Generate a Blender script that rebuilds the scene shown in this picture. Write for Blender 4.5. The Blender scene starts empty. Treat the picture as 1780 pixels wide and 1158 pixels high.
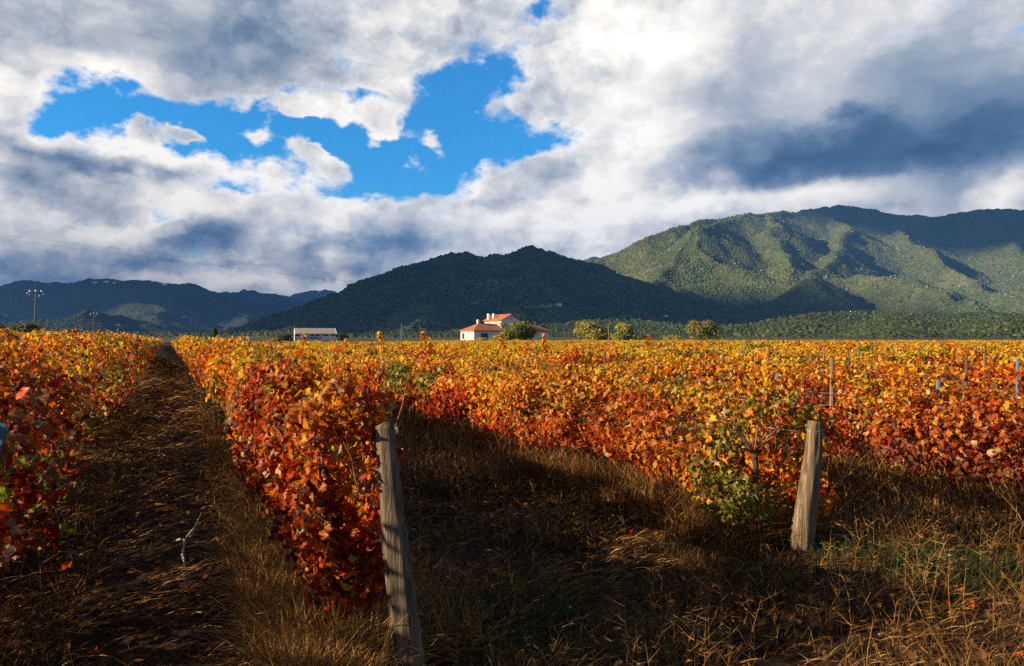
import bpy, math, random
import numpy as np
from mathutils import Vector
RNG = np.random.default_rng(7)
random.seed(7)
D = bpy.data
scene = bpy.context.scene
COL = scene.collection
R = math.radians
F, CX, HY, H = 1285.0, 890.0, 584.0, 1.65       # lens in photo pixels, horizon row, eye height
ROWDIR = np.array([-0.4226, 0.9063]); ROWNRM = np.array([0.9063, 0.4226])
SPACING, V0 = 3.31, 1.03

# ------------------------------------------------------------------ helpers
def tag(o, label=None, cat=None, group=None, kind=None):
    if label: o['label'] = label
    if cat: o['category'] = cat
    if group: o['group'] = group
    if kind: o['kind'] = kind
    return o

def at(px, py, d):
    return np.array([(px - CX) / F * d, d, H + (HY - py) / F * d])

def uv_of(x, y):
    return -0.4226 * x + 0.9063 * y, 0.9063 * x + 0.4226 * y

def xy_of(u, v):
    return u * ROWDIR[0] + v * ROWNRM[0], u * ROWDIR[1] + v * ROWNRM[1]

def hsh(ix, iy, iz, seed):
    h = (ix.astype(np.int64) * 374761393 + iy.astype(np.int64) * 668265263 + iz.astype(np.int64) * 2147483647 + seed * 974634541) & 0xFFFFFFFF
    h = ((h ^ (h >> 13)) * 1274126177) & 0xFFFFFFFF
    h = ((h ^ (h >> 16)) * 2246822519) & 0xFFFFFFFF
    return ((h ^ (h >> 15)) & 0xFFFFFF) / float(0xFFFFFF)

def vnoise(x, y, z=None, seed=0):
    x = np.asarray(x, float); y = np.asarray(y, float)
    z = np.zeros_like(x) if z is None else np.asarray(z, float)
    ix, iy, iz = np.floor(x), np.floor(y), np.floor(z)
    fx, fy, fz = x - ix, y - iy, z - iz
    fx, fy, fz = [f * f * f * (f * (f * 6 - 15) + 10) for f in (fx, fy, fz)]
    out = 0
    for dz in (0, 1):
        wz = fz if dz else 1 - fz
        for dy in (0, 1):
            wy = fy if dy else 1 - fy
            for dx in (0, 1):
                wx = fx if dx else 1 - fx
                out = out + hsh(ix + dx, iy + dy, iz + dz, seed) * wx * wy * wz
    return out * 2 - 1

def fbm(x, y, z=None, octv=4, seed=0, gain=.5):
    s, a, t, f = 0, 1, 0, 1
    for o in range(octv):
        s = s + a * vnoise(x * f + 17.3 * o, y * f - 9.1 * o, None if z is None else z * f + 3.7 * o, seed + o)
        t += a; a *= gain; f *= 2.03
    return s / t

def unit(a):
    return a / np.maximum(np.linalg.norm(a, axis=-1, keepdims=True), 1e-9)

def sstep(a, b, x):
    t = np.clip((x - a) / (b - a), 0, 1)
    return t * t * (3 - 2 * t)

def np_mesh(name, verts, loops, sizes, mat, parent=None, cols=None, smooth=False):
    me = D.meshes.new(name)
    nv, nl, nf = len(verts), len(loops), len(sizes)
    me.vertices.add(nv); me.loops.add(nl); me.polygons.add(nf)
    me.vertices.foreach_set('co', np.ascontiguousarray(verts, np.float32).ravel())
    me.loops.foreach_set('vertex_index', np.ascontiguousarray(loops, np.int32))
    starts = np.zeros(nf, np.int32); starts[1:] = np.cumsum(sizes)[:-1]
    me.polygons.foreach_set('loop_start', starts)
    me.polygons.foreach_set('use_smooth', np.full(nf, bool(smooth)))
    if cols is not None:
        at_ = me.color_attributes.new('tint', 'FLOAT_COLOR', 'POINT')
        c4 = np.ones((nv, 4), np.float32); c4[:, :3] = cols
        at_.data.foreach_set('color', c4.ravel())
    me.materials.append(mat)
    me.update(calc_edges=True); me.validate()
    o = D.objects.new(name, me); COL.objects.link(o)
    if parent: o.parent = parent
    return o

def py_mesh(name, verts, faces, mat, parent=None, smooth=False, cols=None):
    loops = [i for f in faces for i in f]
    return np_mesh(name, np.array(verts, float), np.array(loops), np.array([len(f) for f in faces]), mat, parent, cols, smooth)

def scatter(name, P, X, Y, Z, tv, tf, cols, mat, parent=None, smooth=True):
    """copies of a small template (tv verts, tf faces) at P with axes X,Y,Z, merged as one mesh"""
    n, k = len(P), len(tv)
    tv = np.asarray(tv, float)
    if tv.ndim == 2: tv = np.broadcast_to(tv, (n, k, 3)) if n else np.zeros((0, k, 3))
    k = tv.shape[1]
    V = P[:, None, :] + tv[:, :, 0:1] * X[:, None, :] + tv[:, :, 1:2] * Y[:, None, :] + tv[:, :, 2:3] * Z[:, None, :]
    lp = np.array([i for f in tf for i in f]); sz = np.array([len(f) for f in tf])
    loops = (lp[None, :] + (np.arange(n) * k)[:, None]).ravel()
    C = np.repeat(cols, k, axis=0) if cols.ndim == 2 else cols.reshape(-1, 3)
    return np_mesh(name, V.reshape(-1, 3), loops, np.tile(sz, n), mat, parent, C, smooth)

class MB:
    def __init__(s): s.v, s.f = [], []
    def add(s, vs, fs):
        b = len(s.v); s.v += [tuple(v) for v in vs]; s.f += [tuple(i + b for i in f) for f in fs]; return s
    def box(s, a, b):
        x0, y0, z0 = a; x1, y1, z1 = b
        return s.add([(x0,y0,z0),(x1,y0,z0),(x1,y1,z0),(x0,y1,z0),(x0,y0,z1),(x1,y0,z1),(x1,y1,z1),(x0,y1,z1)],
                     [(0,3,2,1),(4,5,6,7),(0,1,5,4),(1,2,6,5),(2,3,7,6),(3,0,4,7)])
    def tube(s, pts, rad, n=8):
        pts = [Vector(p) for p in pts]
        if not isinstance(rad, (list, tuple)): rad = [rad] * len(pts)
        rings = []
        for i, p in enumerate(pts):
            d = (pts[min(i+1, len(pts)-1)] - pts[max(i-1, 0)]).normalized()
            a = d.cross(Vector((0, 0, 1)) if abs(d.z) < .9 else Vector((0, 1, 0))).normalized(); b = d.cross(a)
            rings.append([p + (a * math.cos(t) + b * math.sin(t)) * rad[i] for t in [2*math.pi*k/n for k in range(n)]])
        fs = []
        for i in range(len(pts) - 1):
            for k in range(n):
                fs.append((i*n+k, i*n+(k+1) % n, (i+1)*n+(k+1) % n, (i+1)*n+k))
        fs += [tuple(range(n-1, -1, -1)), tuple((len(pts)-1)*n + k for k in range(n))]
        return s.add([v for r in rings for v in r], fs)
    def build(s, name, mat, parent=None, smooth=False):
        return py_mesh(name, s.v, s.f, mat, parent, smooth)

def empty(name, loc, rz=0):
    o = D.objects.new(name, None); COL.objects.link(o); o.location = loc; o.rotation_euler = (0, 0, rz)
    o.empty_display_size = .2
    return o

# ------------------------------------------------------------------ materials
class NT:
    def __init__(s, tree): s.t = tree
    def n(s, typ, **kw):
        nd = s.t.nodes.new(typ)
        for k, v in kw.items():
            if k == 'ins':
                for i, x in v.items():
                    if hasattr(x, 'is_output') : s.t.links.new(x, nd.inputs[i])
                    else: nd.inputs[i].default_value = x
            else: setattr(nd, k, v)
        return nd
    def m(s, op, a, b=0.0, c=None, clamp=False):
        nd = s.n('ShaderNodeMath', operation=op, use_clamp=clamp, ins={0: a, 1: b})
        if c is not None:
            if hasattr(c, 'is_output'): s.t.links.new(c, nd.inputs[2])
            else: nd.inputs[2].default_value = c
        return nd.outputs[0]
    def noise(s, vec, scale, detail=3, rough=.5, dist=0.0):
        return s.n('ShaderNodeTexNoise', ins={'Vector': vec, 'Scale': scale, 'Detail': detail, 'Roughness': rough, 'Distortion': dist}).outputs
    def ramp(s, fac, stops, interp='LINEAR'):
        nd = s.n('ShaderNodeValToRGB', ins={0: fac}); cr = nd.color_ramp; cr.interpolation = interp
        while len(cr.elements) < len(stops): cr.elements.new(.5)
        for e, (p, c) in zip(cr.elements, stops): e.position = p; e.color = (*c, 1) if len(c) == 3 else c
        return nd.outputs[0]
    def mix(s, fac, a, b, blend='MIX'):
        nd = s.n('ShaderNodeMix', data_type='RGBA', blend_type=blend)
        for i, x in ((0, fac), (6, a), (7, b)):
            if hasattr(x, 'is_output'): s.t.links.new(x, nd.inputs[i])
            else: nd.inputs[i].default_value = (*x, 1) if isinstance(x, tuple) and len(x) == 3 else x
        return nd.outputs[2]
    def mapr(s, v, a, b, c=0., d=1., smooth=True):
        return s.n('ShaderNodeMapRange', interpolation_type='SMOOTHSTEP' if smooth else 'LINEAR', ins={0: v, 1: a, 2: b, 3: c, 4: d}).outputs[0]

def new_mat(name):
    m = D.materials.new(name); m.use_nodes = True
    t = m.node_tree; t.nodes.clear()
    n = NT(t)
    out = n.n('ShaderNodeOutputMaterial')
    p = n.n('ShaderNodeBsdfPrincipled')
    t.links.new(p.outputs[0], out.inputs[0])
    p.inputs['Specular IOR Level'].default_value = .25
    return m, n, p, out

def simple_mat(name, col, rough=.8, var=.25, scale=8.0, bump=0.0, metal=0.0):
    m, n, p, out = new_mat(name)
    geo = n.n('ShaderNodeNewGeometry').outputs['Position']
    f = n.noise(geo, scale, 4, .6)[0]
    c = n.mix(f, tuple(x * (1 - var) for x in col), tuple(min(1, x * (1 + var)) for x in col))
    n.t.links.new(c, p.inputs['Base Color'])
    p.inputs['Roughness'].default_value = rough; p.inputs['Metallic'].default_value = metal
    if bump:
        b = n.n('ShaderNodeBump', ins={'Height': f, 'Distance': bump, 'Strength': .8})
        n.t.links.new(b.outputs[0], p.inputs['Normal'])
    return m

def leaf_mat(name, trans=.35, scale=55.0, rough=.45, spec=.3, var=.3, under=0):
    m, n, p, out = new_mat(name)
    a = n.n('ShaderNodeAttribute', attribute_name='tint').outputs['Color']
    geo = n.n('ShaderNodeNewGeometry').outputs['Position']
    f = n.noise(geo, scale, 2, .6)[0]
    k = n.mapr(f, .3, .7, 1 - var, 1 + var)
    c = n.n('ShaderNodeVectorMath', operation='SCALE', ins={0: a, 3: k}).outputs[0]
    n.t.links.new(c, p.inputs['Base Color'])
    if under:
        bk = n.n('ShaderNodeNewGeometry').outputs['Backfacing']
        c2 = n.mix(n.m('MULTIPLY', bk, under), c, (.46, .25, .09))
        n.t.links.new(c2, p.inputs['Base Color'])
    p.inputs['Roughness'].default_value = rough; p.inputs['Specular IOR Level'].default_value = spec
    tr = n.n('ShaderNodeBsdfTranslucent', ins={0: c})
    mx = n.n('ShaderNodeMixShader', ins={0: trans, 1: p.outputs[0], 2: tr.outputs[0]})
    n.t.links.new(mx.outputs[0], out.inputs[0])
    return m

M = {}
M['leaf'] = leaf_mat('vine leaf', .44, 55, .45, .22, .4, .2)
M['grass'] = leaf_mat('dry grass', .22, 30, .7, .1, .25)
M['litter'] = leaf_mat('straw litter', .05, 30, .8, .1, .3)
M['tree_leaf'] = leaf_mat('tree leaf', .2, 3.0, .6, .15, .3)
M['scrub'] = leaf_mat('scrub', .0, .4, .9, .05, .35)
M['bark'] = simple_mat('vine bark', (.06, .04, .028), .9, .5, 40, .01)
M['cane'] = simple_mat('vine cane', (.26, .15, .08), .8, .4, 40)
M['trunk'] = simple_mat('tree bark', (.09, .065, .045), .9, .4, 6, .05)
M['stake_dark'] = simple_mat('dark weathered stake', (.11, .085, .065), .9, .4, 30, .01)
M['stake_grey'] = simple_mat('grey stake', (.13, .165, .20), .75, .35, 30, .01)
M['stake_tan'] = simple_mat('tan stake', (.22, .155, .10), .85, .35, 20, .01)
M['blue_steel'] = simple_mat('blue painted steel', (.045, .13, .22), .5, .35, 30)
M['wire'] = simple_mat('galvanised wire', (.42, .41, .38), .45, .2, 20, 0, .6)
M['cable'] = simple_mat('power cable', (.03, .032, .036), .7, .1)
M['concrete'] = simple_mat('concrete pole', (.16, .155, .13), .9, .2, 3)
M['porcelain'] = simple_mat('white insulator', (.8, .8, .78), .3, .05)
M['white_wall'] = simple_mat('white render', (.78, .76, .72), .9, .06, .8)
M['grey_wall'] = simple_mat('grey white render', (.62, .63, .64), .9, .1, .8)
M['cream_trim'] = simple_mat('cream shutter', (.62, .50, .36), .8, .12, 2)
M['glass'] = simple_mat('dark window', (.03, .035, .045), .2, .2, 2)
M['window_frame'] = simple_mat('window frame', (.45, .47, .48), .6, .1, 2)
M['letter'] = simple_mat('red brown paint', (.10, .022, .012), .8, .3, 3)
M['soil_path'] = None

def wood_post_mat(name='weathered post wood', k=(1., 1., 1.)):
    m, n, p, out = new_mat(name)
    tc = n.n('ShaderNodeTexCoord').outputs['Object']
    mp = n.n('ShaderNodeMapping', ins={0: tc, 3: (38, 38, 2.2)}).outputs[0]
    g = n.noise(mp, 1.0, 6, .65, .6)[0]
    mp2 = n.n('ShaderNodeMapping', ins={0: tc, 3: (9, 9, .7)}).outputs[0]
    g2 = n.noise(mp2, 1.0, 3, .5)[0]
    blot = n.noise(tc, 6.0, 4, .6)[0]
    c = n.ramp(g, [(.3, (.025, .017, .011)), (.45, (.11, .08, .052)), (.6, (.21, .155, .10)), (.8, (.33, .26, .18))])
    c = n.mix(n.mapr(g2, .5, .75), c, (.13, .10, .075))
    green = n.mapr(blot, .56, .72, 0, .55)
    c = n.mix(green, c, (.12, .14, .09))
    c = n.mix(1.0, c, k, 'MULTIPLY')
    n.t.links.new(c, p.inputs['Base Color'])
    p.inputs['Roughness'].default_value = .9
    b = n.n('ShaderNodeBump', ins={'Height': g, 'Distance': .02, 'Strength': 1.0})
    n.t.links.new(b.outputs[0], p.inputs['Normal'])
    return m
M['post'] = wood_post_mat()
M['pale_post'] = wood_post_mat('pale post wood', (1.35, 1.26, 1.14))

def tile_mat(name, a, b, c):
    m, n, p, out = new_mat(name)
    tc = n.n('ShaderNodeTexCoord').outputs['Object']
    f = n.noise(tc, 1.4, 5, .7)[0]
    g = n.noise(tc, 9.0, 2, .5)[0]
    w = n.n('ShaderNodeTexWave', wave_type='BANDS', bands_direction='X', ins={'Vector': tc, 'Scale': 1.6, 'Distortion': .4}).outputs[1]
    col = n.ramp(f, [(.3, a), (.5, b), (.72, c)])
    col = n.mix(n.m('MULTIPLY', g, .5), col, a)
    n.t.links.new(col, p.inputs['Base Color'])
    bp = n.n('ShaderNodeBump', ins={'Height': w, 'Distance': .06, 'Strength': .6})
    n.t.links.new(bp.outputs[0], p.inputs['Normal'])
    p.inputs['Roughness'].default_value = .85
    return m
M['tiles'] = tile_mat('terracotta tiles', (.26, .085, .04), (.50, .17, .07), (.62, .27, .12))
M['shed_tiles'] = tile_mat('mossy roof sheets', (.22, .24, .17), (.40, .32, .26), (.46, .38, .31))

def soil_mat():
    m, n, p, out = new_mat('vineyard soil')
    geo = n.n('ShaderNodeNewGeometry').outputs['Position']
    f1 = n.noise(geo, 1.1, 4, .6)[0]
    f2 = n.noise(geo, 14.0, 6, .7)[0]
    f3 = n.noise(geo, 60.0, 3, .7)[0]
    c = n.ramp(f2, [(.3, (.012, .007, .004)), (.5, (.032, .017, .009)), (.62, (.06, .032, .017)), (.75, (.13, .072, .037))])
    c = n.mix(n.mapr(f1, .45, .7, 0, .5), c, (.055, .043, .024))
    sep = n.n('ShaderNodeSeparateXYZ', ins={0: geo})
    dist = n.n('ShaderNodeVectorMath', operation='LENGTH', ins={0: geo}).outputs['Value']
    farf = n.noise(geo, .012, 5, .6)[0]
    farc = n.ramp(farf, [(.3, (.045, .055, .02)), (.5, (.07, .075, .028)), (.7, (.13, .11, .05))])
    c = n.mix(n.mapr(dist, 150, 190), c, farc)
    n.t.links.new(c, p.inputs['Base Color'])
    p.inputs['Roughness'].default_value = .95; p.inputs['Specular IOR Level'].default_value = .1
    h = n.m('MULTIPLY_ADD', f3, .35, f2)
    b = n.n('ShaderNodeBump', ins={'Height': h, 'Distance': .05, 'Strength': 1.0})
    n.t.links.new(b.outputs[0], p.inputs['Normal'])
    return m
M['soil'] = soil_mat()

def hill_mat(name, dark, mid, light, rock=.0, sc=1.0):
    m, n, p, out = new_mat(name)
    geo = n.n('ShaderNodeNewGeometry').outputs['Position']
    big = n.noise(geo, .0035 * sc, 5, .6)[0]
    med = n.noise(geo, .03 * sc, 5, .65)[0]
    vor = n.n('ShaderNodeTexVoronoi', ins={'Vector': geo, 'Scale': .13 * sc, 'Randomness': 1.0}).outputs[0]
    c = n.mix(n.mapr(med, .35, .68), dark, mid)
    c = n.mix(n.mapr(big, .45, .7, 0, .8), c, light)
    c = n.mix(n.mapr(vor, .1, .6, .55, 0), c, tuple(x * .55 for x in dark))
    if rock:
        rk = n.noise(geo, .011 * sc, 8, .72, .8)[0]
        c = n.mix(n.mapr(rk, .62, .69, 0, rock), c, (.30, .27, .23))
    n.t.links.new(c, p.inputs['Base Color'])
    p.inputs['Roughness'].default_value = .95; p.inputs['Specular IOR Level'].default_value = .05
    hgt = n.m('MULTIPLY_ADD', vor, -1.0, n.m('MULTIPLY', med, 1.5))
    b = n.n('ShaderNodeBump', ins={'Height': hgt, 'Distance': 5.0, 'Strength': .9})
    n.t.links.new(b.outputs[0], p.inputs['Normal'])
    return m
M['hill'] = hill_mat('wooded hill', (.03, .05, .022), (.075, .10, .04), (.20, .20, .09), .5)
M['mountain'] = hill_mat('macchia mountain', (.06, .085, .026), (.105, .13, .042), (.16, .16, .065), .5)
M['far_hill'] = hill_mat('far hill', (.022, .034, .02), (.04, .055, .03), (.06, .07, .035), .2)
M['foothill'] = hill_mat('foothill', (.04, .055, .018), (.075, .095, .03), (.14, .13, .055), .15, 2.0)
M['cloud'] = simple_mat('cloud vapour', (.85, .85, .86), 1.0, .05, .002)

# ------------------------------------------------------------------ camera, sun, world
cam = D.objects.new('camera', D.cameras.new('camera')); COL.objects.link(cam)
cam.location = (0, 0, H)
cam.rotation_euler = (R(90) + math.atan((HY - 579.0) / F), 0, 0)
cam.data.sensor_width = 36; cam.data.lens = F / 1780 * 36
cam.data.clip_start = .05; cam.data.clip_end = 60000
scene.camera = cam

SUN_EL, SUN_AZ = R(20.5), R(-106)
SV = Vector((math.cos(SUN_EL) * math.sin(SUN_AZ), math.cos(SUN_EL) * math.cos(SUN_AZ), math.sin(SUN_EL)))
sl = D.lights.new('sun', 'SUN'); sl.energy = 5.0; sl.angle = R(.55); sl.color = (1, .80, .56)
sun = D.objects.new('sun', sl); COL.objects.link(sun)
sun.rotation_euler = (-SV).to_track_quat('-Z', 'Y').to_euler()

def make_world():
    w = D.worlds.new('World'); scene.world = w; w.use_nodes = True
    t = w.node_tree; t.nodes.clear(); n = NT(t)
    out = n.n('ShaderNodeOutputWorld')
    sky = n.n('ShaderNodeTexSky', sky_type='NISHITA', sun_disc=False, sun_elevation=SUN_EL, sun_rotation=2 * math.pi + SUN_AZ)
    d = n.n('ShaderNodeTexCoord').outputs['Generated']
    s = n.n('ShaderNodeSeparateXYZ', ins={0: d})
    az = n.m('ARCTAN2', s.outputs[0], s.outputs[1])
    el = n.m('ARCSINE', s.outputs[2])
    A = n.n('ShaderNodeCombineXYZ', ins={0: az, 1: el}).outputs[0]
    def N2(vec, scale, detail, rough, which=0):
        return n.n('ShaderNodeTexNoise', noise_dimensions='2D', ins={'Vector': vec, 'Scale': scale, 'Detail': detail, 'Roughness': rough}).outputs[which]
    def stretch(vec, sx, sy):
        return n.n('ShaderNodeVectorMath', operation='MULTIPLY', ins={0: vec, 1: (sx, sy, 1)}).outputs[0]
    def warp(vec, scale, detail, rough, amt, sy=1.5):
        q = N2(stretch(vec, 1, sy), scale, detail, rough, 1)
        v = n.n('ShaderNodeVectorMath', operation='SUBTRACT', ins={0: q, 1: (.5, .5, .5)}).outputs[0]
        return n.n('ShaderNodeVectorMath', operation='MULTIPLY_ADD', ins={0: v, 1: (amt, amt * .8, 0), 2: vec}).outputs[0]
    W = warp(A, 7.0, 7, .56, .12)            # shape of the banks
    V = warp(A, 26.0, 4, .6, .035)          # finer curl for the heads
    def pol(px, py):
        a = math.atan((px - CX) / F); return a, math.atan((HY - py) / F * math.cos(a))
    def blobs(base, lst, vec):
        acc = None
        for (px, py, rx, ry, rot, amp) in lst:
            a, e = pol(px, py)
            k = math.cos(a)
            mp = n.n('ShaderNodeMapping', vector_type='TEXTURE', ins={0: vec, 1: (a, e, 0), 2: (0, 0, R(rot)), 3: (rx * k * k / F if abs(rot) < 20 else rx / F * k, ry / F * k, 1)})
            g = n.n('ShaderNodeTexGradient', gradient_type='SPHERICAL', ins={0: mp.outputs[0]}).outputs[1]
            acc = n.m('MULTIPLY_ADD', g, amp, base if acc is None else acc)
        return acc
    def heads(vec):                          # rounded cumulus heads
        v = n.n('ShaderNodeTexVoronoi', voronoi_dimensions='2D', feature='F1', normalize=True, ins={'Vector': stretch(vec, 1, 1.5), 'Scale': 10.5, 'Detail': 4.0, 'Roughness': .5, 'Lacunarity': 2.1}).outputs[0]
        return n.m('SUBTRACT', 1.0, v)
    h0 = heads(V)
    h1 = heads(n.n('ShaderNodeVectorMath', operation='ADD', ins={0: V, 1: (-.018, .016, 0)}).outputs[0])
    f_ = N2(stretch(A, 1, 1.5), 17.0, 9, .64)
    cover = blobs(.90, COVER, W)
    c = n.m('MULTIPLY_ADD', n.m('SUBTRACT', f_, .5), 1.8, cover)
    c = n.m('MULTIPLY_ADD', n.m('SUBTRACT', h0, .62), .75, c)
    alpha = n.mapr(c, .05, .80)
    soft = blobs(1.0, [(1500, 170, 620, 330, 0, -1.3), (330, 60, 420, 130, 0, -.6)], A)
    soft = n.m('MAXIMUM', soft, .12)
    relief = n.m('MULTIPLY', n.m('SUBTRACT', h0, h1), n.m('MULTIPLY', soft, 1.25))
    big0 = N2(stretch(W, 1, 1.4), 6.0, 5, .5)
    big1 = N2(stretch(n.n('ShaderNodeVectorMath', operation='ADD', ins={0: W, 1: (-.03, .03, 0)}).outputs[0], 1, 1.4), 6.0, 5, .5)
    relief = n.m('MULTIPLY_ADD', n.m('SUBTRACT', big0, big1), n.m('MULTIPLY_ADD', soft, .4, .35), relief)
    shade = n.m('ADD', blobs(.56, SHADE, W), relief)
    # thin rims glow, deep middles grey
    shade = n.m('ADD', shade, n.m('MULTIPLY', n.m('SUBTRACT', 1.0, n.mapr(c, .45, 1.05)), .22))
    # unseen sky above and behind the view, darkened to cut fill light
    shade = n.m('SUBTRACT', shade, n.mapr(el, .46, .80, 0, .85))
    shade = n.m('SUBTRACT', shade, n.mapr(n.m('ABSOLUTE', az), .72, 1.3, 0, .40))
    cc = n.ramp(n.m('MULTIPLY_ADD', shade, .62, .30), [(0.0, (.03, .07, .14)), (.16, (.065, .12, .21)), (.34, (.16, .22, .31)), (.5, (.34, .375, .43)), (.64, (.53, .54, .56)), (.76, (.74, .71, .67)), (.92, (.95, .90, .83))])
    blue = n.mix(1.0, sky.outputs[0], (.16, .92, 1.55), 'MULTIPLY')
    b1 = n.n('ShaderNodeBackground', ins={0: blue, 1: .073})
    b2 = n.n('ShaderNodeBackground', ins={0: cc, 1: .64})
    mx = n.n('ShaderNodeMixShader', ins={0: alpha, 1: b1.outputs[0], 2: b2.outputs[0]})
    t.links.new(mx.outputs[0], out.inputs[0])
    w.cycles.sampling_method = 'MANUAL'; w.cycles.sample_map_resolution = 512
COVER = [
    (125, 195, 120, 80, 0, -1.38), (330, 222, 250, 66, -4, -1.38), (560, 245, 340, 100, -6, -1.58), (760, 235, 260, 105, 0, -1.38),
    (830, 140, 120, 100, 30, -1.48), (900, 235, 140, 66, 0, -1.08), (650, 295, 150, 46, -6, -0.88), (940, 30, 60, 40, 0, -1.08), (590, 95, 70, 50, 0, -.6), (706, 110, 30, 45, 0, -.5),
    (300, 320, 90, 14, -3, -.4), (395, 312, 80, 14, 0, -.5), (780, 330, 60, 30, 0, -.35), (280, 385, 40, 14, 0, -.3),
    (580, 215, 95, 42, -3, 1.9), (668, 225, 66, 40, 0, 1.9), (745, 257, 56, 32, 0, 1.9), (565, 272, 110, 36, 0, 1.5), (455, 237, 62, 26, 0, 1.7), (508, 208, 62, 24, 0, 1.5),
    (358, 238, 42, 28, 0, 1.8), (322, 225, 50, 30, 0, 1.7), (700, 290, 60, 22, 0, 1.2), (520, 268, 40, 20, 0, 1.3), (855, 190, 80, 44, 25, 1.3), (262, 236, 50, 30, 0, 1.2), (600, 295, 70, 26, 0, .8),
    (700, 120, 150, 110, 20, .75), (240, 120, 170, 70, 0, .5), (980, 130, 120, 120, 0, .6), (420, 130, 200, 70, 0, .4),
    (860, 290, 120, 45, 0, .6), (120, 240, 130, 30, 0, .6), (20, 130, 60, 80, 0, .6), (1000, 250, 60, 60, 0, .5), (1560, 250, 520, 130, 0, .7), (1080, 60, 160, 100, 0, .5),
]
SHADE = [
    (300, 55, 420, 120, 0, -.36), (480, 50, 240, 130, 0, -.30), (170, 130, 130, 50, -8, .34), (30, 150, 90, 80, 0, .28), (60, 60, 160, 80, 0, -.08), (300, 165, 200, 40, 0, .10),
    (680, 110, 140, 130, 15, .22), (780, 30, 200, 70, 0, -.14),
    (1130, 50, 170, 90, -10, .50), (1060, 170, 200, 150, -60, .30), (1080, 300, 170, 150, 0, .22), (1210, 130, 170, 90, 0, .06),
    (1440, 165, 140, 75, 25, .36), (1470, 60, 220, 80, 25, .28), (1600, 20, 200, 70, 0, .02),
    (1320, 200, 240, 150, 0, -.24), (1600, 140, 480, 190, 0, -.36), (1640, 235, 480, 90, 8, -.66), (1340, 272, 340, 58, 4, -.66), (1770, 245, 320, 70, 8, -.36), (1640, 318, 360, 40, 2, -.16),
    (1240, 338, 200, 46, 6, .52), (1440, 333, 240, 38, 2, .56), (1010, 360, 150, 90, 0, .30), (900, 400, 130, 60, 0, .36), (1120, 370, 160, 50, 0, .12), (1765, 330, 60, 60, 0, .6), (1640, 350, 180, 30, 0, -.12), (1310, 355, 70, 30, 30, -.3),
    (250, 262, 300, 46, -8, .40), (85, 270, 240, 42, -4, -.62), (430, 300, 260, 34, -8, .25), (230, 295, 160, 30, 0, -.22), (90, 345, 170, 40, 0, -.46),
    (320, 420, 220, 44, 10, -.72), (90, 470, 320, 56, 0, -.48), (230, 350, 180, 44, 0, .28), (220, 405, 170, 40, 0, .26), (600, 365, 200, 70, 0, .26),
    (690, 440, 220, 50, 10, -.60), (600, 460, 50, 26, 0, .5), (500, 440, 150, 60, 0, -.14), (420, 488, 280, 26, 0, .5), (60, 500, 200, 18, 0, .3), (620, 480, 180, 22, 0, -.3), (610, 503, 140, 14, 0, .4), (800, 300, 150, 60, 0, .26), (820, 395, 120, 50, 0, .0),
    (380, 380, 160, 40, 0, .18), (580, 225, 200, 60, 0, .3),
]
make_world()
scene.view_settings.view_transform = 'Standard'; scene.view_settings.look = 'None'
scene.view_settings.exposure = 1.0; scene.view_settings.gamma = 1
scene.cycles.max_bounces = 8; scene.cycles.diffuse_bounces = 3; scene.cycles.glossy_bounces = 2
scene.cycles.transmission_bounces = 4; scene.cycles.volume_bounces = 0
scene.cycles.use_denoising = False

# ------------------------------------------------------------------ ground
def gz(x, y):
    x = np.asarray(x, float); y = np.asarray(y, float)
    u, v = uv_of(x, y)
    r = np.hypot(x, y)
    k = np.clip(1 - (r - 30) / 60, 0, 1)
    ph = (v - V0) / SPACING
    berm = .07 * np.cos(2 * np.pi * ph) * sstep(2.0, 3.6, u)
    near = np.clip(1 - (r - 8) / 14, 0, 1)
    return k * (berm + .05 * fbm(x * .9, y * .9, octv=2, seed=3)) + near * (.035 * fbm(x * 4.5, y * 4.5, octv=3, seed=5))

def make_ground():
    az = np.linspace(-math.pi, math.pi, 721)[:-1]
    rr = [0.25]
    while rr[-1] < 40: rr.append(rr[-1] * 1.02 + .004)
    while rr[-1] < 14000: rr.append(rr[-1] * 1.12)
    rr = np.array(rr)
    A_, R_ = np.meshgrid(az, rr)
    X, Y = R_ * np.sin(A_), R_ * np.cos(A_)
    V = np.stack([X, Y, gz(X, Y)], -1).reshape(-1, 3)
    V = np.vstack([V, [[0, 0, float(gz(np.array([0.]), np.array([0.]))[0])]]])
    nr, na = R_.shape
    i = np.arange(nr - 1)[:, None] * na; j = np.arange(na)[None, :]; j2 = (j + 1) % na
    q = np.stack([i + j, i + j2, i + na + j2, i + na + j], -1).reshape(-1, 4)[:, ::-1]
    c = nr * na
    tri = np.stack([np.full(na, c), (np.arange(na) + 1) % na, np.arange(na)], -1)[:, ::-1]
    loops = np.concatenate([q.ravel(), tri.ravel()])
    sizes = np.concatenate([np.full(len(q), 4), np.full(na, 3)])
    o = np_mesh('ground', V, loops, sizes, M['soil'], smooth=True)
    tag(o, 'dark bare earth of the vineyard and the plain beyond', 'ground', kind='structure')
make_ground()

# ------------------------------------------------------------------ vines
LEAF0 = np.array([(0,0,0),(-.14,.2,.02),(.0,.5,.06),(.26,.34,.03),(.55,.52,.02),(.66,.2,-.02),(1.0,0,-.16),
                  (.66,-.2,-.02),(.55,-.52,.02),(.26,-.34,.03),(.0,-.5,.06),(-.14,-.2,.02),(.32,0,-.09)], float)
LEAF0[:, 0] -= .3
LF0 = [(12, i, (i + 1) % 12) for i in range(12)]
LEAF1 = np.array([(-.35,0,-.03),(-.2,.46,.1),(.35,.44,.08),(.7,0,-.12),(.35,-.44,.08),(-.2,-.46,.1)], float)
LF1 = [(0, 3, 2, 1), (0, 5, 4, 3)]

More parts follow.
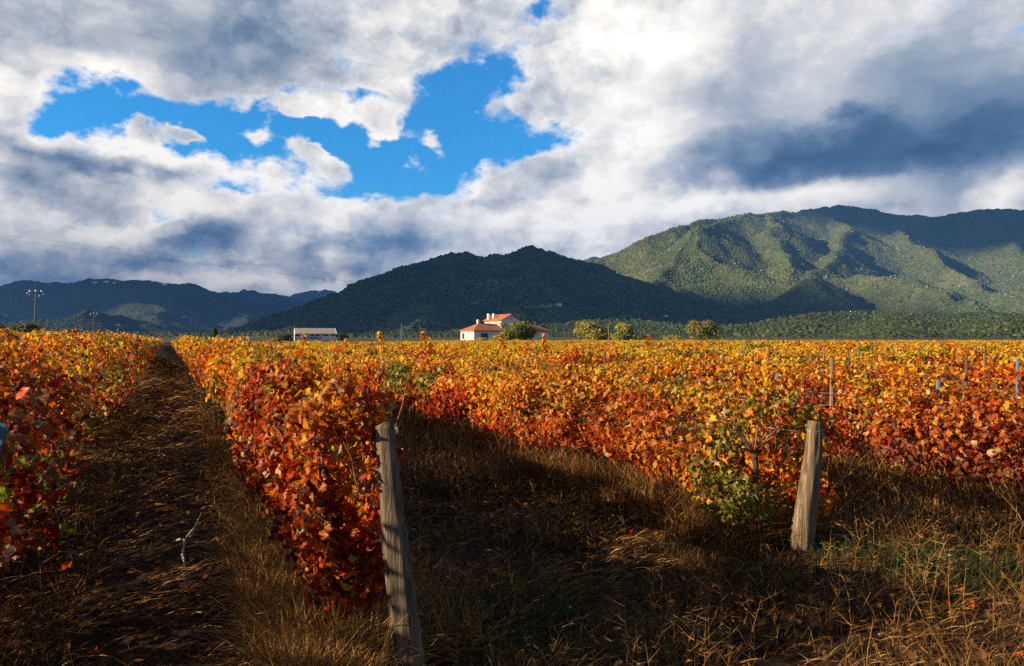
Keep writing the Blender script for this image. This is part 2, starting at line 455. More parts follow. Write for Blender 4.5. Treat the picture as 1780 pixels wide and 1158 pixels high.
PAL = np.array([(.18,.010,.004),(.42,.026,.005),(.60,.085,.006),(.74,.23,.007),(.84,.39,.008),(.80,.49,.012),(.66,.48,.02)])
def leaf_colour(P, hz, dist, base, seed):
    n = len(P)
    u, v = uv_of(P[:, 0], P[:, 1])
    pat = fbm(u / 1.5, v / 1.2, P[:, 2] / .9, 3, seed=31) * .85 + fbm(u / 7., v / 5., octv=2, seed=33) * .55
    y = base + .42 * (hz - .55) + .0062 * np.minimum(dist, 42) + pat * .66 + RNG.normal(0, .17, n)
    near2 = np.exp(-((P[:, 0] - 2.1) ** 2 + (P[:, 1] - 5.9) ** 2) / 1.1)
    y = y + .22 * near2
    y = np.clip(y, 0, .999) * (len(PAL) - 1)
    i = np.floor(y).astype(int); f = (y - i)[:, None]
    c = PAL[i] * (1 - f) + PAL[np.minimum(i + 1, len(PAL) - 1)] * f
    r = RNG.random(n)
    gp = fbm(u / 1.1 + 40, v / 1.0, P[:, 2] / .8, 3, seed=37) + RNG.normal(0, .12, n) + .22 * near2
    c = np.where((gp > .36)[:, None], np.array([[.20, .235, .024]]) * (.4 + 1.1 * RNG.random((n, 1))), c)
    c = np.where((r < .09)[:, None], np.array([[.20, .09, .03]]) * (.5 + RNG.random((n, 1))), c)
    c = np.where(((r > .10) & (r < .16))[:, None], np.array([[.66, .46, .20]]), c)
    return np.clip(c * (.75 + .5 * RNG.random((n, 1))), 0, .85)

ROWS = {-1: dict(h=1.50, w=.92, zb=.14, u0=2.4, base=.33, off=.48), 0: dict(h=1.33, w=.40, zb=.44, u0=3.45, base=.33), 1: dict(h=1.10, w=.54, zb=.24, u0=4.28, base=.37)}
def row_par(k):
    if k in ROWS: return ROWS[k]
    if k < -1: return dict(h=1.58, w=.5, zb=.4, u0=3.2, base=.5)
    return dict(h=1.06, w=.68 if k < 4 else .56, zb=.12 if k < 4 else .34, u0=3.3 if k < 4 else 4.2 + .4 * math.sin(k * 2.1), base=.34 if k < 4 else .37)

SPRIGS = [(735, 576, 24), (660, 577, 26), (528, 581, 30), (745, 588, 22), (600, 588, 28), (1127, 582, 30), (945, 579, 26), (870, 579, 30), (150, 574, 17)]
def row_foliage(k):
    """leaf positions, normals, sizes, colours by level of detail for vine row k"""
    p = row_par(k); v = V0 + k * SPACING
    seg = np.arange(p['u0'], 190, .5)
    sx, sy = xy_of(seg + .25, v)
    ok = (sy < 122) & (sy > .3)
    infr = np.abs(sx) < .74 * sy + 3.5
    ok &= infr | ((sx < 0) & (np.hypot(sx, sy) < 22))
    seg, sx, sy = seg[ok], sx[ok], sy[ok]
    dist = np.hypot(sx, sy)
    dens = np.select([dist < 7, dist < 11, dist < 20, dist < 45, dist < 90], [3900, 2600, 1700, 760, 300], 150)
    size = np.select([dist < 7, dist < 11, dist < 20, dist < 45, dist < 90], [.050, .058, .067, .088, .132], .19)
    hid = ~(np.abs(sx) < .74 * sy + 1.0)
    dens = np.where(hid, dens * .35, dens); size = np.where(hid, size * 1.6, size)
    cnt = RNG.poisson(dens * .5)
    U = np.repeat(seg, cnt) + RNG.random(cnt.sum()) * .5
    S = np.repeat(size, cnt); Dm = np.repeat(dist, cnt)
    n = len(U)
    if n == 0: return None
    nh = vnoise(U / .62, np.full(n, k * 7.7), seed=11); nl = fbm(U / 3.5, np.full(n, k * 3.1), octv=2, seed=12)
    xa_, ya_ = xy_of(U, v); X0_ = xa_ / np.maximum(ya_, .1)
    hh = p['h'] * (1 + .11 * nh + .16 * nl) * (1 - (.16 + .2 * sstep(-.55, -.42, X0_) * (1 - sstep(-.2, -.05, X0_))) * sstep(50, 100, Dm))
    zb = p['zb'] * (1 + .45 * vnoise(U / .9, np.full(n, k * 5.3), seed=13))
    ww = p['w'] * (1 + .28 * vnoise(U / .75, np.full(n, k * 2.9), seed=14) + .1 * nl)
    th = RNG.random(n) * 2 * np.pi
    far = Dm > 24
    th = np.where(far & (np.sin(th) < -.55), -th, th)
    rad = np.sqrt(.30 + .70 * RNG.random(n)) + RNG.normal(0, .05, n)
    ct, st = np.cos(th), np.sin(th)
    se = .72                                     # squarish section
    cx = np.sign(ct) * np.abs(ct) ** se; cz = np.sign(st) * np.abs(st) ** se
    zc, zr = (hh + zb) / 2, (hh - zb) / 2
    # loose shoots that stick out of the hedge
    sp = RNG.random(n) < .05
    rad = np.where(sp, rad * (1.0 + .35 * RNG.random(n) * (np.sin(th) > -.2)), rad)
    nr0 = 1 - sstep(5., 11., U) if k == 0 else 0 * U
    ww = ww * (1 - .30 * nr0)
    dv = ww * rad * cx - .24 * nr0 + p.get('off', 0.); z = zc + zr * rad * cz
    X, Y = xy_of(U, v + dv)
    z = np.maximum(z, .08) + gz(X, Y)
    out2 = np.stack([ROWNRM[0] * ct, ROWNRM[1] * ct, .75 * st + .25], -1)
    N = unit(unit(out2) * .75 + RNG.normal(0, .62, (n, 3)))
    P = np.stack([X, Y, z], -1)
    # gaps one can look and light can fall through
    hole = fbm(U / .34, (v + dv) / .34, z / .30, 2, seed=44) + .35 * vnoise(U / 1.2, np.full(n, k * 1.7), z / .8, seed=45)
    keep = (hole + RNG.normal(0, .08, n) > -.17) | (Dm > 30)
    P, N, S, Dm, z, hh, U, n = P[keep], N[keep], S[keep], Dm[keep], z[keep], hh[keep], U[keep], int(keep.sum())
    hz = (z - .3) / (hh - .3)
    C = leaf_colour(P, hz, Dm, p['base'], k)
    S = S * (.65 + .7 * RNG.random(n))
    return P, N, S, C, Dm

def leaf_frames(P, N, S, curl=None):
    n = len(P)
    d = unit(np.array([[0, 0, -1.0]]) + RNG.normal(0, .55, (n, 3)))
    T = unit(d - N * np.sum(d * N, -1, keepdims=True))
    B = np.cross(N, T)
    return T * S[:, None], B * S[:, None], N * S[:, None]

def build_leaves(name, data, mat, parent, lod0_to=10.0):
    P, N, S, C, Dm = data
    objs = []
    near = Dm < lod0_to
    V, LO, SZ, CO, base = [], [], [], [], 0
    for sel, tv, tf in ((near, LEAF0, LF0), (~near, LEAF1, LF1)):
        if not sel.any(): continue
        p, nn, s, c = P[sel], N[sel], S[sel], C[sel]
        m = len(p); kk = len(tv)
        X, Y, Z = leaf_frames(p, nn, s)
        t = np.broadcast_to(tv, (m, kk, 3)).copy()
        cz = RNG.uniform(-2.2, 4.2, (m, 1))
        t[:, :, 2] *= cz
        t[:, :, 2] += -(t[:, :, 0] ** 2) * RNG.uniform(-.4, 1.1, (m, 1))
        t[:, :, 1] *= RNG.uniform(.55, 1.05, (m, 1))
        if kk == 13: t = t + RNG.normal(0, 1, t.shape) * np.array([.03, .03, .11])
        vv = p[:, None] + t[:, :, 0:1] * X[:, None] + t[:, :, 1:2] * Y[:, None] + t[:, :, 2:3] * Z[:, None]
        lp = np.array([i for f in tf for i in f]); sz = np.array([len(f) for f in tf])
        V.append(vv.reshape(-1, 3)); LO.append((base + lp[None] + (np.arange(m) * kk)[:, None]).ravel()); SZ.append(np.tile(sz, m))
        cc = np.repeat(c, kk, 0).reshape(m, kk, 3)
        # rims of a leaf turn brown before its middle
        if kk == 13:
            rim = (np.arange(kk) != 12)[None, :, None] * (RNG.random((m, 1, 1)) < .4) * RNG.uniform(.2, .85, (m, kk, 1))
            cc = cc * (1 - rim) + np.array([.13, .06, .022]) * rim
        CO.append(cc.reshape(-1, 3)); base += m * kk
    return np_mesh(name, np.vstack(V), np.concatenate(LO), np.concatenate(SZ), mat, parent, np.vstack(CO), True)

def sprig_leaves(px, py, d):
    top = at(px, py, d); n = int(46)
    x, y = top[0], top[1]
    z0 = 1.0
    t = RNG.random(n)
    P = np.stack([x + RNG.normal(0, .07, n) * (1.3 - t) + .15 * (t - 1) ** 2, y + RNG.normal(0, .08, n), z0 + (top[2] - z0) * t], -1)
    N = unit(RNG.normal(0, 1, (n, 3)) + np.array([-.4, -.5, .3]))
    C = PAL[RNG.choice([3, 4, 5, 4, 2], n)] * RNG.uniform(.6, 1.1, (n, 1))
    return P, N, np.full(n, .12), C, np.full(n, float(d))

ROW_LABELS = {
    -4: 'far left vine row, golden top barely showing beyond two nearer left rows',
    -3: 'second golden vine row behind the tall row left of the dirt path',
    -2: 'vine row just behind the tall red and gold row left of the path',
    -1: 'tall red and golden vine row on the left side of the dirt path',
    0: 'red vine row right of the dirt path ending at the grey leaning post',
    1: 'orange and red vine row ending at the shorter pale post',
    2: 'red and green vine row right behind that of the pale post',
    3: 'third vine row back from the pale post, orange',
    4: 'fourth vine row back from the pale post, orange and yellow',
    5: 'fifth vine row back from the pale post, mostly yellow orange',
    6: 'sixth vine row back from the pale post, mostly golden',
    7: 'seventh vine row back from the pale post, mostly golden',
    8: 'eighth vine row back from the pale post, golden under the round trees',
}
def merge(dl):
    return tuple(np.concatenate([d[i] for d in dl]) for i in range(5))

def make_rows():
    far = []
    for k in range(-16, 62):
        d = row_foliage(k)
        if d is None: continue
        if k not in ROW_LABELS: far.append(d); continue
        p = row_par(k); v = V0 + k * SPACING
        x0, y0 = xy_of(p['u0'], v)
        root = empty('vine_row', (x0, y0, 0))
        tag(root, ROW_LABELS[k], 'vine row', 'rows of autumn vines')
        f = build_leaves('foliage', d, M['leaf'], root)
        f.matrix_parent_inverse = root.matrix_world.inverted() if False else f.matrix_parent_inverse
        f.location = (-x0, -y0, 0)
        if k in (-1, 0, 1, 2, 3):
            L = {-1: 24, 0: 22, 1: 22, 2: 14, 3: 12}[k]
            us = np.arange(p['u0'] + .45, p['u0'] + L, 1.15)
            cn = MB()
            for u in us:
                x, y = xy_of(u + random.uniform(-.08, .08), v + random.uniform(-.06, .06)); z = float(gz(np.array([x]), np.array([y]))[0])
                if not (abs(x) < .75 * y + 1.5): continue
                pts, rad = [], []
                for i in range(7):
                    t = i / 6
                    pts.append((x - x0 + .05 * math.sin(u * 5 + 4 * t) * t, y - y0 + .05 * math.cos(u * 3 + 5 * t) * t, z - .05 + t * .68))
                    rad.append(.036 - .012 * t + .006 * math.sin(9 * t + u))
                MB().tube(pts, rad, 7).build('trunk', M['bark'], root, True)
                for c in range(15):
                    a = random.uniform(0, 2 * math.pi); h = p['h'] * random.uniform(.7, 1.12)
                    q = [Vector(pts[-1])]
                    dr = Vector((math.cos(a), math.sin(a), 0)) * (random.uniform(.35, .72) if k != 0 else random.uniform(.15, .35))
                    for i in range(1, 6):
                        t = i / 5
                        q.append(Vector(pts[-1]) + dr * t * random.uniform(.8, 1.1) + Vector((0, 0, (h - .65) * (t - .55 * t * t * (c % 3 == 0)) * 1.2)))
                    cn.tube(q, [.006, .006, .005, .004, .003, .002], 5)
            cn.build('cane', M['cane'], root, True)['kind'] = 'stuff'
    for s in SPRIGS: far.append(sprig_leaves(*s))
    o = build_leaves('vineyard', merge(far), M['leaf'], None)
    tag(o, 'distant golden vine rows merging into one mass before the hills', 'vineyard', kind='stuff')
make_rows()

# ------------------------------------------------------------------ dry grass and litter
BL = np.array([(-.5,0,0),(.5,0,0),(-.4,0,.4),(.4,0,.4),(-.26,0,.75),(.26,0,.75),(0,0,1)], float)
BF = [(0,1,3,2),(2,3,5,4),(4,5,6)]
def blades(name, x, y, hgt, wid, lean, cols, mat, lay=False, zoff=0.):
    n = len(x); z = gz(x, y) - .01 + zoff
    a = RNG.random(n) * 2 * np.pi
    W = np.stack([np.cos(a), np.sin(a), np.zeros(n)], -1)
    b = a + np.pi / 2 + RNG.normal(0, .5, n) if not lay else np.pi * RNG.integers(0, 2, n) + RNG.normal(0, .55, n)
    L = np.stack([np.cos(b), np.sin(b), np.zeros(n)], -1)
    if lay: W = unit(np.stack([-np.sin(b) * .7, np.cos(b) * .7, RNG.uniform(.2, 1, n)], -1))
    t = np.broadcast_to(BL, (n, 7, 3)).copy()
    P = np.stack([x, y, z], -1)
    tz = t[:, :, 2]
    bend = lean[:, None] * tz ** 1.6
    if lay:
        bend = lean[:, None] * tz
    wob = np.repeat(RNG.normal(0, .07, (n, 4)), [2, 2, 2, 1], axis=1) * tz
    up = np.sqrt(np.maximum(tz ** 2 - .0 * bend, 0)) * np.sqrt(np.maximum(1 - np.minimum(lean, .995) ** 2 * (.5 if not lay else 1), .002))[:, None]
    V = P[:, None] + t[:, :, 0:1] * wid[:, None, None] * W[:, None] + ((bend + wob) * hgt[:, None])[:, :, None] * L[:, None]
    arch = np.maximum(lean - .8, 0)[:, None] * (.0 if lay else .42)
    V[:, :, 2] += (up - arch * tz ** 2.2) * hgt[:, None]
    if lay: V[:, :, 2] += (np.sin(tz * 3.0) * .12 * hgt[:, None])
    lp = np.array([i for f in BF for i in f]); sz = np.array([len(f) for f in BF])
    return np_mesh(name, V.reshape(-1, 3), (lp[None] + (np.arange(n) * 7)[:, None]).ravel(), np.tile(sz, n), mat, None, np.repeat(cols, 7, 0), True)

STRAW = np.array([(.48,.28,.09),(.30,.155,.05),(.16,.072,.024),(.085,.038,.014),(.40,.20,.04),(.05,.025,.011)])
def straw_cols(n, w=None, bright=1.):
    i = RNG.choice(len(STRAW), n, p=w)
    return STRAW[i] * (.45 + .65 * RNG.random((n, 1))) * bright

def sample_uv(n, u0, u1, v0, v1, power=2.0):
    """points in a strip of the vineyard, denser near the camera"""
    t = RNG.random(n) ** power
    u = u0 + (u1 - u0) * t; v = v0 + (v1 - v0) * RNG.random(n)
    x, y = xy_of(u, v)
    ok = (np.abs(x) < .73 * y + .6) & (y > .8)
    return x[ok], y[ok], u[ok], v[ok]

d1, d2 = 3.44, 5.565
b1 = at(717, 1200, d1); t1 = at(668, 737, d1 + .06); b1[2] = -.03
b2 = at(1392, 968, d2); t2 = at(1416, 733, d2); b2[2] = -.03
def make_grass():
    X, Y, HT, WD, LN, CC = [], [], [], [], [], []
    def put(x, y, h, w, l, c):
        X.append(x); Y.append(y); HT.append(h); WD.append(w); LN.append(l); CC.append(c)
    def strip(n, u0, u1, v0, v1, h0, h1, power=2.0, patch=.35, wts=None, bright=1., lean=(.2, .9), wid=(.0035, .007)):
        x, y, u, v = sample_uv(n, u0, u1, v0, v1, power)
        pn = fbm(x * 1.4, y * 1.4, octv=3, seed=51)
        keep = pn + RNG.normal(0, .2, len(x)) > -patch
        x, y, pn = x[keep], y[keep], pn[keep]; m = len(x)
        dd = np.hypot(x, y)
        put(x, y, (h0 + (h1 - h0) * RNG.random(m)) * (1 + .5 * pn), RNG.uniform(wid[0], wid[1], m) * np.maximum(1, dd / 5), RNG.uniform(lean[0], lean[1], m), straw_cols(m, wts, bright))
    # gap between the two posts' rows
    strip(60000, 3.0, 24, 1.3, 3.95, .05, .2, 1.9, .2, [.10,.2,.25,.25,.05,.15], lean=(.4, 1.7), wid=(.0028, .006))
    strip(15000, 7.5, 26, 1.3, 4.2, .2, .5, 1.6, lean=(.3, 1.4), wid=(.003, .006))
    # foot of the post rows
    strip(13000, 3.5, 12, .65, 1.45, .1, .38, 1.6, .6, [.3,.25,.15,.05,.2,.05], lean=(.3, 1.5))
    strip(6000, 3.15, 6.0, .42, .86, .15, .5, 1.3, .8, [.42,.22,.08,.0,.28,.0], 1.15, lean=(.3, 1.4))
    strip(16000, 4.35, 14, 3.75, 4.9, .1, .4, 1.6, .5, lean=(.3, 1.5))
    strip(16000, 3.7, 14, 4.9, 7.2, .1, .42, 1.3, .4, lean=(.3, 1.5))
    strip(16000, 3.4, 16, 7.0, 10.5, .1, .45, 1.3, .5, lean=(.3, 1.5))
    # headland
    strip(60000, .9, 4.0, 1.15, 7.5, .03, .13, 1.1, .1, [.12,.2,.25,.22,.06,.15], lean=(.5, 1.9), wid=(.0022, .005))
    strip(2600, .9, 3.0, 1.6, 5.0, .1, .3, 1.0, .0, [.4,.25,.1,.03,.2,.02], 1.1, lean=(.4, 1.6), wid=(.002, .004))
    # edges of the path and the foot of the left row
    strip(8000, 3.0, 30, .5, .85, .05, .25, 2.2, .2, [.3,.25,.15,.05,.2,.05], lean=(.4, 1.6))
    strip(22000, 2.6, 30, -2.0, -.5, .05, .3, 2.0, .3, lean=(.4, 1.7))
    strip(5000, 2.0, 7.0, -2.0, .4, .02, .1, 1.2, .1, lean=(.5, 1.9), wid=(.0022, .005))
    # under further rows
    strip(26000, 8, 45, 4.9, 40, .1, .4, 1.4, .4)
    o = blades('dry_grass', *[np.concatenate(a) for a in (X, Y, HT, WD, LN, CC)], M['grass'])
    tag(o, 'tangled dry brown grass between and before the vine rows', 'dry grass', kind='stuff')
    # straw, cut canes and dead stems lying on the path and the headland
    X, Y, HT, WD, LN, CC = [], [], [], [], [], []
    for (n, u0, u1, v0, v1, pw) in ((42000, 1.5, 45, -1.9, .75, 2.4), (15000, .9, 5, 1.0, 7.0, 1.2), (16000, 3, 18, 1.4, 4.2, 1.7)):
        x, y, u, v = sample_uv(n, u0, u1, v0, v1, pw)
        pn = fbm(x * 2.2, y * 2.2, octv=3, seed=57)
        k = pn + RNG.normal(0, .16, len(x)) > -.05
        x, y = x[k], y[k]; m = len(x); dd = np.hypot(x, y)
        sh_ = np.where(v[k] > .9, .5, 1.)
        put(x, y, RNG.uniform(.08, .42, m) * sh_ * np.maximum(1, dd / 12), RNG.uniform(.003, .008, m) * np.maximum(1, dd / 6), RNG.uniform(.93, .995, m), straw_cols(m, [.13, .17, .22, .22, .09, .17], 1.15))
    o = blades('straw_litter', *[np.concatenate(a) for a in (X, Y, HT, WD, LN, CC)], M['litter'], True, .012)
    tag(o, 'flattened straw and dead stems strewn over the dirt path', 'straw', kind='stuff')
    # dead branching weeds
    X0, U0, C0, S0 = [], [], [], []
    for (n_, u0, u1, v0, v1, pw) in ((700, 3.0, 14, 1.35, 4.6, 1.4), (420, 3.3, 10, 4.5, 8.5, 1.2), (330, 1.2, 4.0, 1.2, 6.5, 1.0), (260, 3.1, 9, .3, .85, 1.4), (420, 2.6, 14, -2.0, -.7, 1.4)):
        x, y, u, v = sample_uv(n_, u0, u1, v0, v1, pw)
        k = (np.hypot(x - b2[0], y - b2[1]) > .25) & ~((y < b2[1]) & (np.abs(x / y - b2[0] / b2[1]) < .03) & (y > 3.5)) & ~((y < 3.5) & (np.abs(x / y - b1[0] / b1[1]) < .05))
        X0.append(x[k]); U0.append(y[k])
    x, y = np.concatenate(X0), np.concatenate(U0); z = gz(x, y); m = MB(); cols = []
    VV, LL, CC2, off = [], [], [], 0
    for i in range(len(x)):
        h = random.uniform(.12, .42); a0 = random.uniform(0, 6.28); ln = random.uniform(0, .5)
        segs = []
        def P_(t): return np.array([x[i] + math.cos(a0) * ln * h * t * t, y[i] + math.sin(a0) * ln * h * t * t, z[i] + h * t * (1 - .25 * ln * t)])
        segs.append((P_(0), P_(.5), .0024)); segs.append((P_(.5), P_(1), .0016))
        for j in range(random.randint(4, 9)):
            t = random.uniform(.2, .95); a = random.uniform(0, 6.28); L_ = h * random.uniform(.15, .45)
            q = P_(t); e = q + np.array([math.cos(a) * L_ * .8, math.sin(a) * L_ * .8, L_ * random.uniform(.1, .8)])
            segs.append((q, e, .0013))
            if random.random() < .7:
                for _ in range(2):
                    a += random.uniform(-1, 1); e2 = e + np.array([math.cos(a), math.sin(a), random.uniform(-.2, .7)]) * L_ * .35
                    segs.append((e, e2, .0016))
        c = STRAW[random.choice([0, 1, 1, 2, 2, 3, 4])] * random.uniform(.5, 1.25)
        for (p, q, r) in segs:
            d = q - p; s1 = np.cross(d, [.3, .2, 1.]); s1 = s1 / max(np.linalg.norm(s1), 1e-6) * r; s2 = np.cross(d, s1); s2 = s2 / max(np.linalg.norm(s2), 1e-6) * r
            VV += [p + s1, p - .5 * s1 + .87 * s2, p - .5 * s1 - .87 * s2, q]
            LL += [off, off + 1, off + 3, off + 1, off + 2, off + 3, off + 2, off, off + 3]; off += 4; CC2 += [c] * 4
    o = np_mesh('dead_weeds', np.array(VV), np.array(LL), np.full(len(LL) // 3, 3), M['litter'], None, np.array(CC2))
    tag(o, 'brittle branching dead weeds among the dry grass', 'dead weeds', kind='stuff')
    # fallen leaves
    x, y, u, v = sample_uv(9000, 1.2, 40, -2.2, 6.5, 2.0)
    n = len(x); near_row = np.abs(((v - V0) / SPACING + .5) % 1 - .5)
    P = np.stack([x, y, gz(x, y) + .015 + .03 * RNG.random(n)], -1)
    N = unit(RNG.normal(0, .45, (n, 3)) + np.array([0, 0, 1.]))
    c = np.where((RNG.random(n) < .16)[:, None], PAL[RNG.choice([1, 2, 3], n)] * .8, np.array([[.11, .05, .02]]) * RNG.uniform(.3, 1.9, (n, 1)))
    o = build_leaves('fallen_leaves', (P, N, RNG.uniform(.035, .07, n) * np.maximum(1, np.hypot(x, y) / 12), c, np.hypot(x, y)), M['litter'], None, 6.)
    tag(o, 'brown and red fallen vine leaves lying on the ground', 'fallen leaves', kind='stuff')
    # green weeds
    X, Y, HT, WD, LN, CC = [], [], [], [], [], []
    for (px, py, sx, sy, n) in ((1570, 985, .38, .26, 1300), (1720, 1010, .3, .2, 500), (870, 1090, .28, .25, 1500), (940, 1060, .2, .2, 500), (170, 740, .5, .8, 900), (470, 950, .15, .2, 260), (20, 990, .25, .3, 500), (150, 790, .3, .5, 400)):
        d = H * F / (py - HY); c0 = at(px, py, d)
        x = c0[0] + RNG.normal(0, sx, n); y = c0[1] + RNG.normal(0, sy, n)
        g = np.array([[.028, .048, .017]]) if n > 450 else np.array([[.22, .22, .04]])
        put(x, y, RNG.uniform(.05, .22, n), RNG.uniform(.005, .012, n), RNG.uniform(.2, .9, n), g * RNG.uniform(.5, 1.5, (n, 1)))
    o = blades('weeds', *[np.concatenate(a) for a in (X, Y, HT, WD, LN, CC)], M['grass'])
    tag(o, 'low dark green weeds growing in patches at the row ends', 'weeds', kind='stuff')
make_grass()

# ------------------------------------------------------------------ posts and stakes
def wood_post(name, base, top, r0, r1, seed, label, flat=.0):
    n, k = 26, 60
    root = empty(name, (base[0], base[1], base[2]))
    tag(root, label, 'post', 'weathered end posts of the vine rows')
    ax = np.array(top) - np.array(base)
    V, Fc = [], []
    for i in range(k + 1):
        t = i / k
        c = ax * t + np.array([.005 * math.sin(5 * t + seed), .004 * math.sin(4 * t + seed * 2), 0])
        rr = r0 + (r1 - r0) * t
        for j in range(n):
            a = 2 * math.pi * j / n
            crack = 1 - .22 * max(0, math.cos(a * 3 + seed + .8 * math.sin(3 * t + seed))) ** 16 - .15 * max(0, math.cos(a * 7 + seed * 3 + .7 * math.sin(5 * t))) ** 10
            w = rr * crack * (1 + .10 * float(vnoise(np.array([a * 1.3 + seed]), np.array([t * 4.0]), seed=61)[0]) + .035 * float(vnoise(np.array([a * 6 + seed]), np.array([t * 9.0]), seed=62)[0]))
            dx, dy = math.cos(a) * w, math.sin(a) * w
            if flat and dy < -flat * rr: dy = -flat * rr + (dy + flat * rr) * .25
            V.append((c[0] + dx, c[1] + dy, c[2] + (.012 * math.sin(a + seed) if i == k else 0)))
    for i in range(k):
        for j in range(n):
            Fc.append((i*n+j, i*n+(j+1) % n, (i+1)*n+(j+1) % n, (i+1)*n+j))
    V.append(tuple(ax + np.array([0, 0, .008]))); ci = len(V) - 1
    for j in range(n): Fc.append((k*n+j, k*n+(j+1) % n, ci))
    py_mesh('shaft', V, Fc, M['post'] if flat else M['pale_post'], root, True)
    if not flat:
        tie = MB()
        for q in (.93, .945):
            cq = ax * q + np.array([.005 * math.sin(5 * q + seed), .004 * math.sin(4 * q + seed * 2), 0])
            tie.tube([(cq[0] + (r1 * 1.03) * math.cos(a), cq[1] + (r1 * 1.03) * math.sin(a), cq[2] + .01 * math.sin(a + q * 40)) for a in np.linspace(0, 2 * math.pi, 25)], .0018, 5)
        tie.build('wire_tie', M['wire'], root, True)
    return root
wood_post('wooden_post', b1, t1, .078, .046, 1.3, 'tall grey weathered wooden post leaning at the end of the red row beside the path', .75)
wood_post('wooden_post', b2, t2, .094, .058, 4.1, 'shorter pale tan wooden post at the row end in the right half')

def stake(px, top, label, mat='stake_dark', w=.022, row=None, lean=0., name='vineyard_stake', cat='stake', zt=1.32, depth=None):
    best = None
    if depth is None:
        for k in ([row] if row is not None else range(0, 45)):
            v = V0 + k * SPACING
            if px - 290 < 5: continue
            d = 1.1034 * v * F / (px - 290)
            z = H - (top - HY) * d / F
            if d < 4.5 or d > 118: continue
            s = abs(z - zt)
            if best is None or s < best[0]: best = (s, d)
        depth = best[1]
    p = at(px, top, depth)
    m = MB()
    hgt = p[2] + .05
    a = random.uniform(0, 1.5)
    pts = [(-lean * .5, 0, -.05), (-lean * .15, .01, p[2] * .5), (lean * .5, 0, p[2])]
    r = max(w * .75, depth * .0007)
    m.tube(pts, [r, r * .95, r * .85], 7)
    o = m.build(name, M[mat], None)
    o.location = (p[0], p[1], 0)
    tag(o, label, cat, 'stakes standing in the vine rows')
    return o
S_ = [
 (1046, 638, 'pale blue grey stake standing in front of three darker stakes in the middle rows', 'stake_grey', .035, 2, .01),
 (1035, 625, 'short dark stake just left of the pale blue grey stake in the middle rows', 'stake_dark', .03, 3, 0),
 (1051, 613, 'thin brown stake behind the pale blue grey stake in the middle rows', 'stake_dark', .03, None, .01),
 (1055, 595, 'small far stake right below the tall bare pole by the two round trees', 'stake_dark', .03, None, 0),
 (1159, 600, 'thin tan stake left of the lone feathery tree, among far golden vines', 'stake_tan', .03, None, 0),
 (1254, 618, 'very dark crooked stake among red leaves below the lone feathery tree', 'stake_dark', .03, None, .06),
 (1249, 601, 'tiny far stake above the very dark crooked stake', 'stake_tan', .03, None, 0),
 (1294, 602, 'pale far stake between the crooked dark stake and the pair of stakes in line', 'stake_grey', .03, None, 0),
 (1352, 646, 'tall blue grey stake with a dark upper end, nearer one of two stakes in line', 'stake_grey', .035, 2, -.02),
 (1353, 608, 'pale slim stake directly behind the tall blue grey stake', 'stake_tan', .03, None, 0),
 (1404, 606, 'thin dark stake first to the right of the pale slim stake', 'stake_dark', .03, None, 0),
 (1446, 622, 'short broad tan stake above the shorter pale wooden post', 'stake_tan', .04, None, 0),
 (1432, 606, 'small pale stake behind the short broad tan stake', 'stake_tan', .03, None, 0),
 (1475, 608, 'thin dark stake half sunk in golden vines, right of the short broad stake', 'stake_dark', .025, None, 0),
 (1493, 603, 'slightly tilted grey stake left of the long brown stake', 'stake_grey', .03, None, -.05),
 (1600, 606, 'long brown stake poking well above the golden vines at right', 'stake_dark', .03, None, -.06),
 (1633, 660, 'thick blue grey stake in a dark gap of the red vines at right', 'stake_grey', .04, 2, -.03),
 (1711, 614, 'tan stake in the golden vines between the long brown stake and the frame edge', 'stake_tan', .03, None, 0),
 (1769, 624, 'pale stake closest to the right frame edge', 'stake_grey', .035, None, 0),
 (1680, 619, 'stubby dark stake right of the thick blue grey stake', 'stake_dark', .03, None, 0),
 (439, 608, 'dark stake in the row beside the dirt path', 'stake_dark', .03, 0, 0),
 (591, 588, 'stout brown stake in front of the dark bush right of the shed', 'stake_dark', .05, None, 0),
 (561, 591, 'thin brown stake just below the lettering of the white shed', 'stake_tan', .03, None, 0),
 (620, 590, 'pair-less pale stake between the stout brown stake and the tall white stake', 'stake_tan', .03, None, 0),
 (686, 591, 'brown stake just left of the tall white pole', 'stake_dark', .035, None, 0),
 (744, 588, 'dark brown stake left of the white farmhouse', 'stake_dark', .04, None, 0),
]
for (px, ty, lab, mt, w, row, ln) in S_: stake(px, ty, lab, mt, w, row, ln)
stake(654, 581, 'white stake with a slack wire, standing left of the tall white pole', 'stake_grey', .03, None, 0, depth=40)
stake(698, 563, 'tall white pole rising above the vines left of the farmhouse', 'stake_grey', .035, None, 0, 'slender_pole', 'pole', depth=70)
stake(1058, 563, 'tall bare wooden pole between the two round trees', 'stake_tan', .06, None, 0, 'slender_pole', 'pole', depth=140)
stake(96, 574, 'small white pole top showing left of the second utility pole', 'stake_grey', .05, None, 0, 'slender_pole', 'pole', depth=110)

